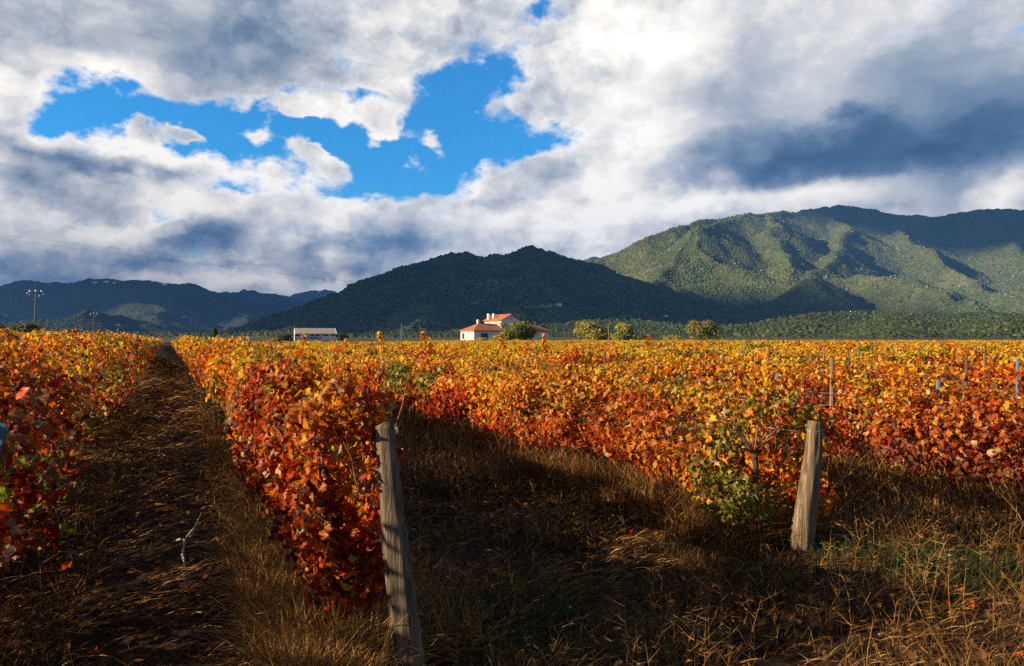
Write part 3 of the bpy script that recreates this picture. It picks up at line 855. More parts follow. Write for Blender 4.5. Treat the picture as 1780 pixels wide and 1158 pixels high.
def blue_stake():
    p = at(0, 741, 3.1)
    root = empty('steel_end_stake', (p[0], p[1], 0)); tag(root, 'blue painted steel stake end with a bolt hole at the left frame edge', 'stake')
    m = MB(); z = p[2] / math.cos(R(20))
    w, t = .03, .008
    m.box((-w, -t, -.1), (w, t, z - .05))
    m.add([(-w,-t,z-.05),(w,-t,z-.05),(w*1.0,-t,z-.01),(w*.55,-t,z+.012),(-w*.55,-t,z+.012),(-w,-t,z-.01),(-w,t,z-.05),(w,t,z-.05),(w,t,z-.01),(w*.55,t,z+.012),(-w*.55,t,z+.012),(-w,t,z-.01)],
          [(0,1,2,3,4,5),(11,10,9,8,7,6),(1,7,8,2),(2,8,9,3),(3,9,10,4),(4,10,11,5),(5,11,6,0)])
    m.build('blade', M['blue_steel'], root)
    MB().tube([(.0, -t - .001, z - .025), (0, t + .001, z - .025)], .007, 12).build('bolt_hole', M['cable'], root)
    root.rotation_euler = (0, R(20), 0); root.location.x -= .455
blue_stake()

def wire(px0, row0, u0, u1, z0, label):
    v = V0 + row0 * SPACING
    pts = []
    for i in range(25):
        t = i / 24; u = u0 + (u1 - u0) * t
        x, y = xy_of(u, v - .03)
        pts.append((x, y, z0 - .03 * math.sin(math.pi * ((t * 4) % 1))))
    o = MB().tube(pts, .0022, 5).build('trellis_wire', M['wire'], None, True)
    tag(o, label, 'wire', 'trellis wires along the vine rows')
wire(0, 1, 4.15, 22, .93, 'slack pale trellis wire strung from the shorter pale post through its row')
wire(0, 0, 3.35, 22, 1.12, 'pale trellis wire strung from the grey leaning post along the red row')
wire(0, 2, 4.6, 24, .95, 'pale trellis wire in the row behind the shorter pale post')

def slack_wire():
    a, b = at(654, 585, 40), at(680, 590, 42)
    pts = [tuple(a + (b - a) * t + np.array([0, 0, -.22 * math.sin(math.pi * t)])) for t in np.linspace(0, 1, 13)]
    tag(MB().tube(pts, .012, 5).build('slack_wire', M['wire'], None, True), 'loose wire sagging from the white stake left of the tall white pole', 'wire')
slack_wire()

def twig(name, pts_px, label, mat, r):
    m = MB()
    for ch in pts_px:
        pts = []
        for (px, py, lift) in ch:
            d = H * F / (py - HY); p = at(px, py, d); z = float(gz(np.array([p[0]]), np.array([p[1]]))[0])
            pts.append((p[0], p[1], z + .02 + lift))
        m.tube(pts, [r * (1 - .6 * i / len(pts)) for i in range(len(pts))], 6)
    tag(m.build(name, mat, None, True), label, 'branch')
M['pale_wood'] = simple_mat('pale bare wood', (.45, .38, .26), .8, .3, 40)
twig('dead_branch', [[(318, 972, 0), (322, 955, .03), (338, 940, .06), (346, 925, .09), (352, 905, .06)], [(322, 955, .03), (312, 948, .02), (300, 945, 0)], [(338, 940, .06), (332, 948, .03)], [(318, 972, 0), (322, 985, 0)]],
     'pale forked dead branch lying in the middle of the dirt path', M['pale_wood'], .011)
twig('dry_stick', [[(1448, 936, .02), (1462, 941, .03), (1476, 943, .02)]], 'short bleached stick lying right of the foot of the pale post', simple_mat('bleached wood', (.7, .68, .62), .8, .1, 30), .012)
twig('bare_cane', [[(1598, 862, .16), (1625, 852, .2), (1650, 845, .22)]], 'bare broken cane lying on the dry grass right of the pale post', M['cane'], .008)

# ------------------------------------------------------------------ terrain
def seg_dist(X, Y, a, b):
    ab = b[:2] - a[:2]; L2 = max(float(ab @ ab), 1e-6)
    t = np.clip(((X - a[0]) * ab[0] + (Y - a[1]) * ab[1]) / L2, 0, 1)
    dx, dy = X - (a[0] + ab[0] * t), Y - (a[1] + ab[1] * t)
    return np.hypot(dx, dy), a[2] + (b[2] - a[2]) * t

def ridge_height(X, Y, ridges, warp=60., seed=1, soft=12.):
    wx = X + warp * fbm(X / 260, Y / 260, octv=4, seed=seed); wy = Y + warp * fbm(X / 260 + 50, Y / 260 - 20, octv=4, seed=seed + 9)
    k = 1.0 / soft
    acc = np.zeros_like(X); mx = np.full_like(X, -1e9); hs = []
    for (pts, slope, conc) in ridges:
        P = [at(*p) for p in pts]
        best = np.full_like(X, -1e9)
        for a, b in zip(P[:-1], P[1:]):
            d, h = seg_dist(wx, wy, a, b)
            # steeper near the crest, easing at the foot
            drop = slope * (d ** conc) * (120.0 ** (1 - conc))
            drop = np.where(d < 25, drop * (.35 + .65 * d / 25), drop)
            best = np.maximum(best, h - drop)
        hs.append(best); mx = np.maximum(mx, best)
    for h in hs: acc += np.exp(np.clip((h - mx) * k, -60, 0))
    return mx + soft * np.log(acc) * .6

def terrain(name, ridges, az0, az1, r0, r1, na, nr, mat, label, cat, warp=60., rough=12., seed=1, soft=12., foot=None, gully=18., wave=150.):
    az = np.linspace(math.atan((az0 - CX) / F), math.atan((az1 - CX) / F), na)
    rr = np.geomspace(r0, r1, nr)
    A_, R_ = np.meshgrid(az, rr)
    X, Y = R_ * np.sin(A_), R_ * np.cos(A_)
    Z = terr_z(X, Y, ridges, warp, rough, seed, soft, gully, wave)
    V = np.stack([X, Y, Z], -1).reshape(-1, 3)
    i = np.arange(nr - 1)[:, None] * na; j = np.arange(na - 1)[None, :]
    q = np.stack([i + j, i + j + 1, i + na + j + 1, i + na + j], -1).reshape(-1, 4)
    o = np_mesh(name, V, q.ravel(), np.full(len(q), 4), mat, smooth=True)
    return tag(o, label, cat, kind='structure')

def terr_z(X, Y, ridges, warp, rough, seed, soft, gully, wave):
    Z = ridge_height(X, Y, ridges, warp, seed, soft)
    amp = np.clip(Z / 60, 0, 1)
    g = np.abs(fbm(X / wave, Y / wave, octv=4, seed=seed + 20))
    Z = Z + amp * (-gully * (1 - np.clip(g * 3, 0, 1)) * np.clip(1.2 - 0 * g, 0, 1) * .6 + rough * fbm(X / 70, Y / 70, octv=5, seed=seed + 40, gain=.55))
    return np.maximum(Z, -6)

RIDGE_C = [
    ([(500, 575, 1500), (560, 556, 1550), (600, 533, 1600), (640, 512, 1650), (690, 483, 1700), (740, 455, 1720), (775, 440, 1720), (800, 438, 1720), (850, 441, 1750), (900, 437, 1760), (940, 430, 1780), (968, 433, 1780), (985, 447, 1790), (1020, 463, 1820), (1060, 477, 1850), (1120, 492, 1900), (1200, 520, 1900)], .42, .92),
    ([(790, 440, 1720), (780, 475, 1500), (745, 520, 1250), (700, 560, 1000)], .42, .92),
    ([(945, 431, 1780), (935, 465, 1550), (915, 500, 1300), (880, 545, 1000)], .42, .92),
    ([(1040, 470, 1830), (1060, 505, 1500), (1070, 545, 1100)], .40, .92),
    ([(640, 512, 1650), (570, 552, 1300), (480, 578, 1000)], .40, .92),
    ([(860, 441, 1750), (850, 490, 1450), (830, 530, 1150)], .45, .92),
]
RIDGE_M = [
    ([(930, 500, 2500), (985, 470, 2550), (1010, 462, 2560), (1060, 440, 2600), (1120, 410, 2650), (1165, 396, 2680), (1200, 384, 2700), (1250, 377, 2760), (1300, 372, 2820), (1345, 376, 2950)], .70, .9),
    ([(1300, 378, 3100), (1345, 369, 3150), (1400, 360, 3250), (1470, 353, 3350), (1540, 364, 3400), (1640, 374, 3350), (1700, 362, 3250), (1790, 359, 3200), (1900, 366, 3150), (2050, 390, 3100)], .70, .9),
    ([(1300, 372, 2820), (1205, 396, 2480), (1209, 428, 2360), (1255, 454, 2260), (1330, 477, 2120)], .70, .92),
    ([(1205, 396, 2480), (1180, 432, 2380), (1160, 468, 2260), (1110, 505, 2080), (1080, 530, 1920)], .70, .92),
    ([(1345, 374, 2930), (1335, 398, 2600), (1366, 440, 2350), (1388, 455, 2150)], .72, .92),
    ([(1450, 372, 3200), (1497, 393, 2900), (1466, 410, 2700), (1445, 442, 2400), (1420, 470, 2100), (1400, 490, 1850)], .70, .92),
    ([(1232, 466, 2280), (1303, 477, 2180), (1362, 485, 2080), (1429, 506, 1950), (1462, 527, 1800)], .70, .95),
    ([(1565, 396, 3000), (1590, 420, 2700), (1640, 452, 2400), (1700, 485, 2150), (1790, 525, 1850)], .66, .92),
    ([(1700, 362, 3250), (1750, 405, 2850), (1790, 445, 2500), (1850, 490, 2100)], .66, .92),
    ([(1480, 475, 2100), (1545, 482, 1950), (1620, 506, 1750), (1680, 528, 1500)], .68, .95),
    ([(1180, 500, 2080), (1230, 520, 1920), (1290, 542, 1700)], .6, .95),
]
RIDGE_L = [
    ([(-250, 500, 3300), (-60, 494, 3300), (0, 491, 3300), (55, 486, 3300), (110, 489, 3300), (150, 488, 3300), (200, 486, 3300), (250, 488, 3300), (300, 491, 3350), (340, 497, 3350), (400, 515, 3400), (430, 524, 3400), (520, 547, 3400), (600, 562, 3400)], .40, .9),
    ([(60, 487, 3300), (20, 515, 2700), (-40, 550, 2100)], .36, .95),
    ([(200, 487, 3300), (240, 520, 2700), (270, 555, 2000)], .36, .95),
    ([(20, 560, 1500), (90, 549, 1550), (140, 537, 1600), (190, 545, 1650), (240, 562, 1700)], .30, .95),
    ([(330, 497, 3350), (390, 535, 2800), (450, 565, 2200)], .36, .95),
]
RIDGE_F = [
    ([(300, 520, 5200), (380, 510, 5200), (420, 505, 5200), (455, 503, 5200), (480, 510, 5200), (530, 527, 5200), (600, 542, 5200), (680, 560, 5200)], .36, .9),
]
RIDGE_G = [
    ([(430, 520, 7800), (500, 511, 7800), (540, 504, 7800), (570, 502, 7800), (600, 511, 7800), (630, 516, 7800), (655, 510, 7800), (720, 500, 7800)], .36, .9),
]
RIDGE_B = [([(960, 470, 3900), (1000, 452, 3900), (1030, 446, 3900), (1070, 446, 3900), (1120, 450, 3900)], .4, .9)]
RIDGE_H = [
    ([(600, 583, 700), (760, 574, 750), (880, 565, 850), (1000, 560, 900), (1060, 556, 950), (1120, 553, 950), (1200, 566, 900), (1280, 570, 850)], .22, .95),
    ([(1230, 578, 700), (1330, 562, 800), (1400, 549, 880), (1480, 540, 920), (1560, 545, 900), (1640, 543, 880), (1720, 546, 850), (1800, 551, 800), (2000, 560, 700)], .22, .95),
    ([(1400, 549, 880), (1380, 570, 650)], .2, .95), ([(1560, 545, 900), (1540, 572, 600)], .2, .95), ([(1720, 546, 850), (1730, 570, 580)], .2, .95),
    ([(-100, 578, 700), (40, 573, 800), (200, 577, 900), (400, 580, 900), (480, 575, 900), (560, 572, 850)], .2, .95),
]
TP = {
 'C': (RIDGE_C, 45., 9., 3, 10., 16., 150.), 'M': (RIDGE_M, 60., 4., 5, 16., 20., 260.), 'L': (RIDGE_L, 80., 12., 8, 14., 20., 240.),
 'F': (RIDGE_F, 120., 20., 12, 20., 22., 400.), 'G': (RIDGE_G, 160., 24., 15, 24., 26., 500.), 'B': (RIDGE_B, 60., 14., 18, 14., 20., 240.), 'H': (RIDGE_H, 26., 5., 21, 6., 11., 120.)}
terrain('hill', RIDGE_C, 380, 1300, 700, 2600, 620, 300, M['hill'], 'dark wooded flat topped hill behind the farmhouse', 'hill', *TP['C'][1:3], TP['C'][3], TP['C'][4], None, TP['C'][5], TP['C'][6])
terrain('mountain', RIDGE_M, 880, 2000, 950, 4200, 760, 420, M['mountain'], 'large green mountain with sunlit spurs', 'mountain', *TP['M'][1:3], TP['M'][3], TP['M'][4], None, TP['M'][5], TP['M'][6])
terrain('mountain_ridge', RIDGE_L, -120, 680, 1300, 4600, 520, 260, M['far_hill'], 'long dark blue ridge behind the utility poles', 'ridge', *TP['L'][1:3], TP['L'][3], TP['L'][4], None, TP['L'][5], TP['L'][6])
terrain('distant_hill', RIDGE_F, 250, 760, 3800, 6800, 300, 120, M['far_hill'], 'blue distant hill beyond the long dark ridge', 'hill', *TP['F'][1:3], TP['F'][3], TP['F'][4], None, TP['F'][5], TP['F'][6])
terrain('distant_mountain', RIDGE_G, 380, 800, 5800, 9800, 260, 110, M['far_hill'], 'palest blue mountain farthest away', 'mountain', *TP['G'][1:3], TP['G'][3], TP['G'][4], None, TP['G'][5], TP['G'][6])
terrain('far_ridge', RIDGE_B, 930, 1160, 3300, 4700, 160, 80, M['mountain'], 'small green ridge between the dark hill and the mountain', 'ridge', *TP['B'][1:3], TP['B'][3], TP['B'][4], None, TP['B'][5], TP['B'][6])
terrain('foothill', RIDGE_H, -200, 2000, 420, 1300, 620, 160, M['foothill'], 'low scrub covered rise at the foot of the hills', 'foothill', *TP['H'][1:3], TP['H'][3], TP['H'][4], None, TP['H'][5], TP['H'][6])

def hit(px, py, keys):
    ds = np.arange(420., 4200., 3.)
    X = (px - CX) / F * ds; Z = H + (HY - py) / F * ds
    T = np.max([terr_z(X, ds, *TP[k]) for k in keys], axis=0)
    i = np.nonzero(T >= Z)[0]
    return float(ds[i[0]]) if len(i) else None

def hill_field(pxs, pys, keys, mat, label):
    """a cleared field lying on the slope"""
    n, m = 8, 5
    P = []
    for j in range(m):
        for i in range(n):
            (xa, ya), (xb, yb), (xc, yc), (xd, yd) = pxs
            f, g = i / (n - 1), j / (m - 1)
            px = (xa * (1 - f) + xb * f) * (1 - g) + (xd * (1 - f) + xc * f) * g
            py = (ya * (1 - f) + yb * f) * (1 - g) + (yd * (1 - f) + yc * f) * g
            d = hit(px, py, keys) or 1000.
            q = at(px, py, d); q[2] += 1.2
            P.append(q)
    o = py_mesh('hillside_field', P, [(j*n+i, j*n+i+1, (j+1)*n+i+1, (j+1)*n+i) for j in range(m-1) for i in range(n-1)], mat, None, True)
    tag(o, label, 'field', kind='structure')

# scrub and low trees over the slopes
def bush_template():
    v = [(math.cos(a), math.sin(a), -.15) for a in np.arange(6) * math.pi / 3] + [(.78*math.cos(a), .78*math.sin(a), .55) for a in np.arange(6) * math.pi / 3 + .5] + [(0, 0, .95)]
    f = [(i, (i+1) % 6, 6+i) for i in range(6)] + [((i+1) % 6, 6+(i+1) % 6, 6+i) for i in range(6)] + [(6+i, 6+(i+1) % 6, 12) for i in range(6)]
    return np.array(v), f
BV, BFc = bush_template()
def scrub(name, key, n, px0, px1, r0, r1, smin, smax, cols, label, zmin=4., patch=.15, pscale=120.):
    a = np.arctan((px0 + (px1 - px0) * RNG.random(n) - CX) / F)
    r = np.sqrt(r0 ** 2 + (r1 ** 2 - r0 ** 2) * RNG.random(n))
    x, y = r * np.sin(a), r * np.cos(a)
    z = terr_z(x, y, *TP[key])
    k = (z > zmin) & (fbm(x / pscale, y / pscale, octv=3, seed=70) + RNG.normal(0, .25, n) > -patch)
    x, y, z = x[k], y[k], z[k]; n = len(x)
    s = smin + (smax - smin) * RNG.random(n) ** (2 if key != 'H' else 5)
    P = np.stack([x, y, z - .1 * s], -1)
    th = RNG.random(n) * 6.28
    Xa = np.stack([np.cos(th), np.sin(th), 0 * th], -1) * s[:, None]; Ya = np.stack([-np.sin(th), np.cos(th), 0 * th], -1) * s[:, None] * RNG.uniform(.7, 1.2, (n, 1))
    Za = np.stack([0 * th, 0 * th, s * RNG.uniform(.7, 1.3, n)], -1)
    t = BV[None] * RNG.uniform(.75, 1.25, (n, 13, 1))
    c = np.array(cols)[RNG.integers(0, len(cols), n)] * RNG.uniform(.6, 1.35, (n, 1))
    o = scatter(name, P, Xa, Ya, Za, t, BFc, c, M['scrub'])
    tag(o, label, 'scrub', kind='stuff')
scrub('hill_scrub', 'C', 60000, 400, 1280, 800, 2000, 1.6, 4.2, [(.04,.06,.022), (.065,.09,.03), (.028,.042,.018), (.10,.115,.04)], 'dark evergreen scrub covering the flat topped hill', 8., .0, 90.)
scrub('mountain_scrub', 'M', 80000, 960, 1900, 1150, 3450, 1.6, 4.2, [(.07,.095,.028), (.095,.12,.035), (.05,.07,.022), (.13,.14,.05)], 'green macchia scrub scattered over the mountain slopes', 10., .1, 160.)
scrub('foothill_scrub', 'H', 90000, -100, 1900, 450, 1000, .35, 2.8, [(.045,.064,.018), (.055,.075,.021), (.038,.054,.017), (.07,.085,.026)], 'low trees and bushes on the rise at the foot of the hills', 1.0, .25, 60.)

M['stubble'] = simple_mat('stubble field', (.30, .20, .12), .95, .25, .05)
M['pasture'] = simple_mat('pasture', (.17, .18, .06), .95, .3, .04)
hill_field([(868, 534), (897, 533.5), (896, 539), (862, 540)], None, 'CH', M['stubble'], 'small tan stubble field on the lower slope of the dark hill')
hill_field([(900, 531), (962, 529), (960, 536), (899, 539)], None, 'CH', M['pasture'], 'pale green pasture beside the tan stubble field on the dark hill')
hill_field([(815, 524), (845, 521), (850, 530), (820, 532)], None, 'CH', M['pasture'], 'olive green clearing above the farmhouse on the dark hill')
hill_field([(1360, 549), (1400, 546), (1398, 550), (1350, 553)], None, 'CMH', M['stubble'], 'narrow reddish bare strip at the mountain foot right of the feathery tree')

def rocks(n):
    a = np.arctan((1000 + 800 * RNG.random(n) - CX) / F); r = np.sqrt(1500 ** 2 + (3300 ** 2 - 1500 ** 2) * RNG.random(n))
    x, y = r * np.sin(a), r * np.cos(a)
    k = fbm(x / 110, y / 110, octv=3, seed=77) > .22
    x, y = x[k], y[k]; z = terr_z(x, y, *TP['M']); k = z > 90; x, y, z = x[k], y[k], z[k]; m = len(x)
    s = 1.5 + 4.5 * RNG.random(m) ** 3; th = RNG.random(m) * 6.28
    Xa = np.stack([np.cos(th), np.sin(th), 0 * th], -1) * s[:, None]; Ya = np.stack([-np.sin(th), np.cos(th), 0 * th], -1) * s[:, None]
    Za = np.stack([0 * th, 0 * th, s * .9], -1)
    o = scatter('rocks', np.stack([x, y, z], -1), Xa, Ya, Za, BV[None] * RNG.uniform(.6, 1.3, (m, 13, 1)), BFc, np.array([[.24, .22, .18]]) * RNG.uniform(.6, 1.2, (m, 1)), M['scrub'])
    tag(o, 'pale rock outcrops scattered over the mountain spurs', 'rocks', kind='stuff')
rocks(3000)

# ------------------------------------------------------------------ trees near the field's far edge
def tree(name, px, top, wpx, d, label, cat, cols, n=5000, lumps=9, base_px=590, shape='round', leaf=.26, dark=1.):
    c = at(px, top, d); hgt = c[2]; wid = wpx / F * d
    root = empty(name, (c[0], d, 0)); tag(root, label, cat)
    rg = np.random.default_rng(int(px * 7 + top))
    L = []
    if shape == 'column':
        for i in range(lumps): L.append((rg.normal(0, wid * .06), rg.normal(0, wid * .06), hgt * (.15 + .75 * i / (lumps - 1)), wid * .5 * (1 - .45 * (i / lumps) ** 2), hgt * .16))
    elif shape == 'cone':
        for i in range(lumps): L.append((0, 0, hgt * (.12 + .8 * i / (lumps - 1)), wid * .5 * (1 - .92 * i / lumps), hgt * .12))
    else:
        L.append((0, 0, hgt * .5, wid * .34, hgt * .40))
        for i in range(lumps):
            a = 2 * math.pi * i / lumps + rg.uniform(-.3, .3); q = rg.uniform(.22, .36) * wid
            zz = hgt * rg.uniform(.25, .74); sh = math.sqrt(max(.1, 1 - ((zz / hgt - .45) / .6) ** 2))
            r = wid * rg.uniform(.13, .22)
            L.append((math.cos(a) * (q * sh), math.sin(a) * (q * sh), zz, r, r * rg.uniform(.8, 1.1)))
        for i in range(4):
            L.append((rg.normal(0, wid * .14), rg.normal(0, wid * .1), hgt * rg.uniform(.76, .88), wid * rg.uniform(.07, .13), hgt * .11))
    L = np.array(L); w = L[:, 3] ** 2; w /= w.sum()
    idx = rg.choice(len(L), n, p=w); q = L[idx]
    dirs = unit(rg.normal(0, 1, (n, 3))); rad = rg.random(n) ** .33
    rad = rad * (1 + .12 * vnoise(dirs[:, 0] * 3 + idx, dirs[:, 1] * 3, dirs[:, 2] * 3, seed=81))
    P = np.stack([q[:, 0] + dirs[:, 0] * q[:, 3] * rad, q[:, 1] + dirs[:, 1] * q[:, 3] * rad, q[:, 2] + dirs[:, 2] * q[:, 4] * rad], -1)
    P[:, 2] = np.clip(P[:, 2], .15, hgt)
    N = unit(dirs * .8 + rg.normal(0, .5, (n, 3)) + np.array([0, 0, .2]))
    col = np.array(cols)[rg.integers(0, len(cols), n)] * rg.uniform(.6, 1.3, (n, 1))
    X, Y, Z = leaf_frames(P, N, np.full(n, leaf) * rg.uniform(.6, 1.3, n))
    tv = np.array([(-.5, -.35, 0), (.1, -.5, .1), (.6, 0, 0), (.1, .5, .1), (-.5, .35, 0)])
    scatter('crown', P, X, Y, Z, tv, [(0, 1, 2, 3, 4)], col, M['tree_leaf'], root)
    tb = MB(); tr = max(.07, wid * .022)
    tb.tube([(0, 0, -.2), (.05, .02, hgt * .25), (0, 0, hgt * .55), (.05, 0, hgt * .8)], [tr * 1.3, tr, tr * .7, tr * .3], 8)
    for i in range(0 if shape != 'round' else 6):
        l = L[1 + i % max(1, len(L) - 1)]
        tb.tube([(0, 0, hgt * .2), (l[0] * .5, l[1] * .5, hgt * .3 + l[2] * .2), (l[0], l[1], l[2])], [tr * .6, tr * .4, tr * .15], 6)
    tb.build('trunk', M['trunk'], root, True)
G1 = [(.20,.22,.035), (.14,.165,.03), (.30,.28,.05), (.09,.11,.025)]
G2 = [(.42,.38,.06), (.30,.29,.05), (.52,.45,.07), (.18,.19,.04)]
G3 = [(.06,.07,.022), (.09,.09,.026), (.045,.055,.02)]
G4 = [(.22,.21,.05), (.30,.27,.07), (.14,.14,.045), (.30,.22,.09)]
tree('broad_tree', 900, 556, 76, 166, 'broad dark green tree hiding the front of the white farmhouse', 'tree', G1, 6500, 10)
tree('garden_shrub', 866, 582, 36, 172, 'small rounded shrub under the farmhouse window', 'shrub', G2, 900, 5, leaf=.2)
tree('garden_shrub', 838, 587, 40, 171, 'low yellowish shrub along the sunlit corner of the farmhouse', 'shrub', G2, 700, 5, leaf=.2)
tree('round_tree', 1028, 556, 70, 172, 'larger pale green round tree left of the tall bare pole', 'tree', G2, 6000, 9)
tree('round_tree', 1086, 559, 44, 172, 'smaller yellow green round tree right of the tall bare pole', 'tree', G2, 4200, 8)
tree('round_tree', 1072, 578, 40, 168, 'low yellow shrub at the foot of the smaller round tree', 'shrub', G2, 1200, 5, leaf=.2)
tree('low_shrub', 1120, 581, 36, 172, 'low green shrub right of the two round trees', 'shrub', G1, 900, 5, leaf=.2)
tree('low_shrub', 1165, 584, 50, 172, 'flat yellowish shrub between the round trees and the feathery tree', 'shrub', G2, 900, 6, leaf=.2)
tree('feathery_tree', 1224, 555, 62, 172, 'lone olive green feathery tree with a ragged top in front of the mountain', 'tree', G4, 4200, 11)
tree('dark_bush', 594, 579, 24, 214, 'dark bush at the right end of the white shed', 'bush', G3, 1200, 6)
tree('dark_bush', 497, 581, 30, 216, 'dark low bush at the left end of the white shed', 'bush', G3, 1200, 6)
tree('round_tree', 46, 561, 62, 118, 'olive green rounded tree at the foot of the nearest utility pole', 'tree', G1 + G3, 4500, 9)
tree('round_tree', -2, 560, 30, 118, 'dark tree cut off by the left frame edge', 'tree', G3, 2200, 7)
tree('cypress', 212, 570, 6, 200, 'thin dark cypress beside the farthest utility pole', 'tree', G3, 700, 9, shape='cone', leaf=.2)
tree('columnar_tree', 373, 570, 12, 150, 'dark green columnar tree standing alone right of the path end', 'tree', G3, 1800, 9, shape='column', leaf=.2)
tree('dark_bush', 296, 596, 22, 152, 'dark bush closing the far end of the dirt path', 'bush', G3, 1600, 6, leaf=.18)
tree('dark_bush', 240, 582, 30, 160, 'low green bush between the cypress and the path end', 'bush', G3, 1000, 6)

# ------------------------------------------------------------------ farmhouse
def farmhouse():
    D0 = 177.0; a = R(35)
    c = at(824, 590, D0)
    root = empty('farmhouse', (c[0], D0, 0), a)
    tag(root, 'white two storey farmhouse with orange tiled roofs and three chimneys', 'house')
    def gable(x0, x1, y0, y1, ze, zr):       # gabled block, gable to the front
        xm = (x0 + x1) / 2
        return [(x0,y0,0),(x1,y0,0),(x1,y0,ze),(xm,y0,zr),(x0,y0,ze),(x0,y1,0),(x1,y1,0),(x1,y1,ze),(xm,y1,zr),(x0,y1,ze)], [(0,1,2,3,4),(9,8,7,6,5),(0,4,9,5),(1,6,7,2)]
    # low wing with a hipped roof
    LX, LY, ze, zr = 22.8, 6.2, 2.85, 4.75
    MB().box((0, 0, 0), (LX, LY, ze - .05)).build('wing_wall', M['white_wall'], root)
    o = .35
    b = MB(); ze0 = ze - .05
    b.add([(-o,-o,ze0),(LX+o,-o,ze0),(LX+o,LY+o,ze0),(-o,LY+o,ze0),(3.2,LY/2,zr),(LX-3.2,LY/2,zr),(-o,-o,ze0+.14),(LX+o,-o,ze0+.14),(LX+o,LY+o,ze0+.14),(-o,LY+o,ze0+.14)],
          [(0,3,2,1),(0,1,7,6),(1,2,8,7),(2,3,9,8),(3,0,6,9),(6,7,5,4),(7,8,5),(8,9,4,5),(9,6,4)])
    wr = b.build('wing_roof', M['tiles'], root)
    # upper block
    x0, x1, y0, y1, ue, ur = 8.6, 14.4, .9, 8.6, 5.55, 6.95
    b = MB(); vs, fs = gable(x0, x1, y0, y1, ue, ur); b.add(vs, fs).build('wall', M['white_wall'], root)
    b = MB(); xm = (x0 + x1) / 2; e = .4; th = .16
    sl = (ur - ue) / (xm - x0)
    for s in (-1, 1):
        xe = xm + s * (xm - x0 + e); zl = ue - e * sl
        q = [(xe, y0-e, zl+.02), (xm, y0-e, ur+.02), (xm, y1+e, ur+.02), (xe, y1+e, zl+.02)]
        q2 = [(x, y, z + th) for x, y, z in q]
        f = [(0,3,2,1),(4,5,6,7),(0,1,5,4),(1,2,6,5),(2,3,7,6),(3,0,4,7)]
        if s > 0: f = [t[::-1] for t in f]
        b.add(q + q2, f)
    rf = b.build('roof', M['tiles'], root)
    def chimney(x, y, z0, z1, par):
        m = MB(); m.box((x-.28,y-.28,z0),(x+.28,y+.28,z1)); m.box((x-.36,y-.36,z1+.002),(x+.36,y+.36,z1+.12))
        m.box((x-.25,y-.25,z1+.122),(x+.25,y+.25,z1+.3)); return m.build('chimney', M['white_wall'], par)
    chimney(8.9, 7.2, 5.0, 7.0, rf); chimney(9.7, 6.0, 5.0, 7.0, rf); chimney(3.3, 3.3, 4.2, 5.35, wr)
    def window(x, z, w, h, face='front', y=0.0, mat='glass'):
        t = .05
        if face == 'front':
            fr = MB().box((x-w/2-.1, y-t, z-.1), (x+w/2+.1, y-.003, z+h+.1)).build('window', M['window_frame'], root)
            MB().box((x-w/2, y-t-.02, z), (x-.04, y-t-.002, z+h)).box((x+.04, y-t-.02, z), (x+w/2, y-t-.002, z+h)).build('pane', M[mat], fr)
        else:
            fr = MB().box((y-t, x-w/2-.1, z-.1), (y-.003, x+w/2+.1, z+h+.1)).build('window', M['window_frame'], root)
            MB().box((y-t-.02, x-w/2, z), (y-t-.002, x-.03, z+h)).box((y-t-.02, x+.03, z), (y-t-.002, x+w/2, z+h)).build('pane', M[mat], fr)
    window(2.9, 1.1, 1.9, 1.15); window(12, 1.1, 1.5, 1.2); window(16.5, 1.1, 1.5, 1.2)
    window(4.9, .9, .9, 1.4, 'side'); window(2.7, .9, .9, 1.3, 'side', mat='cream_trim'); window(1.0, .9, .8, 1.3, 'side', mat='cream_trim')
    window(2.4, 3.9, .9, 1.3, 'side', x0, 'cream_trim'); window(6.6, 4.3, .7, .9, 'side', x0, 'cream_trim')
    ring = [(xm + .32*math.cos(t), y0 - .03, 5.95 + .32*math.sin(t)) for t in np.linspace(0, 2*math.pi, 17)[:-1]]
    MB().add(ring + [(x, y0 - .002, z) for x, y, z in ring], [tuple(range(15, -1, -1))] + [(i, (i+1) % 16, 16+(i+1) % 16, 16+i) for i in range(16)]).build('round_vent', M['cream_trim'], root)
    # cornice bands under the eaves
    MB().box((x0-.06, y0-.06, ue-.42), (x0-.002, y1, ue-.22)).build('cornice', M['cream_trim'], root)
farmhouse()

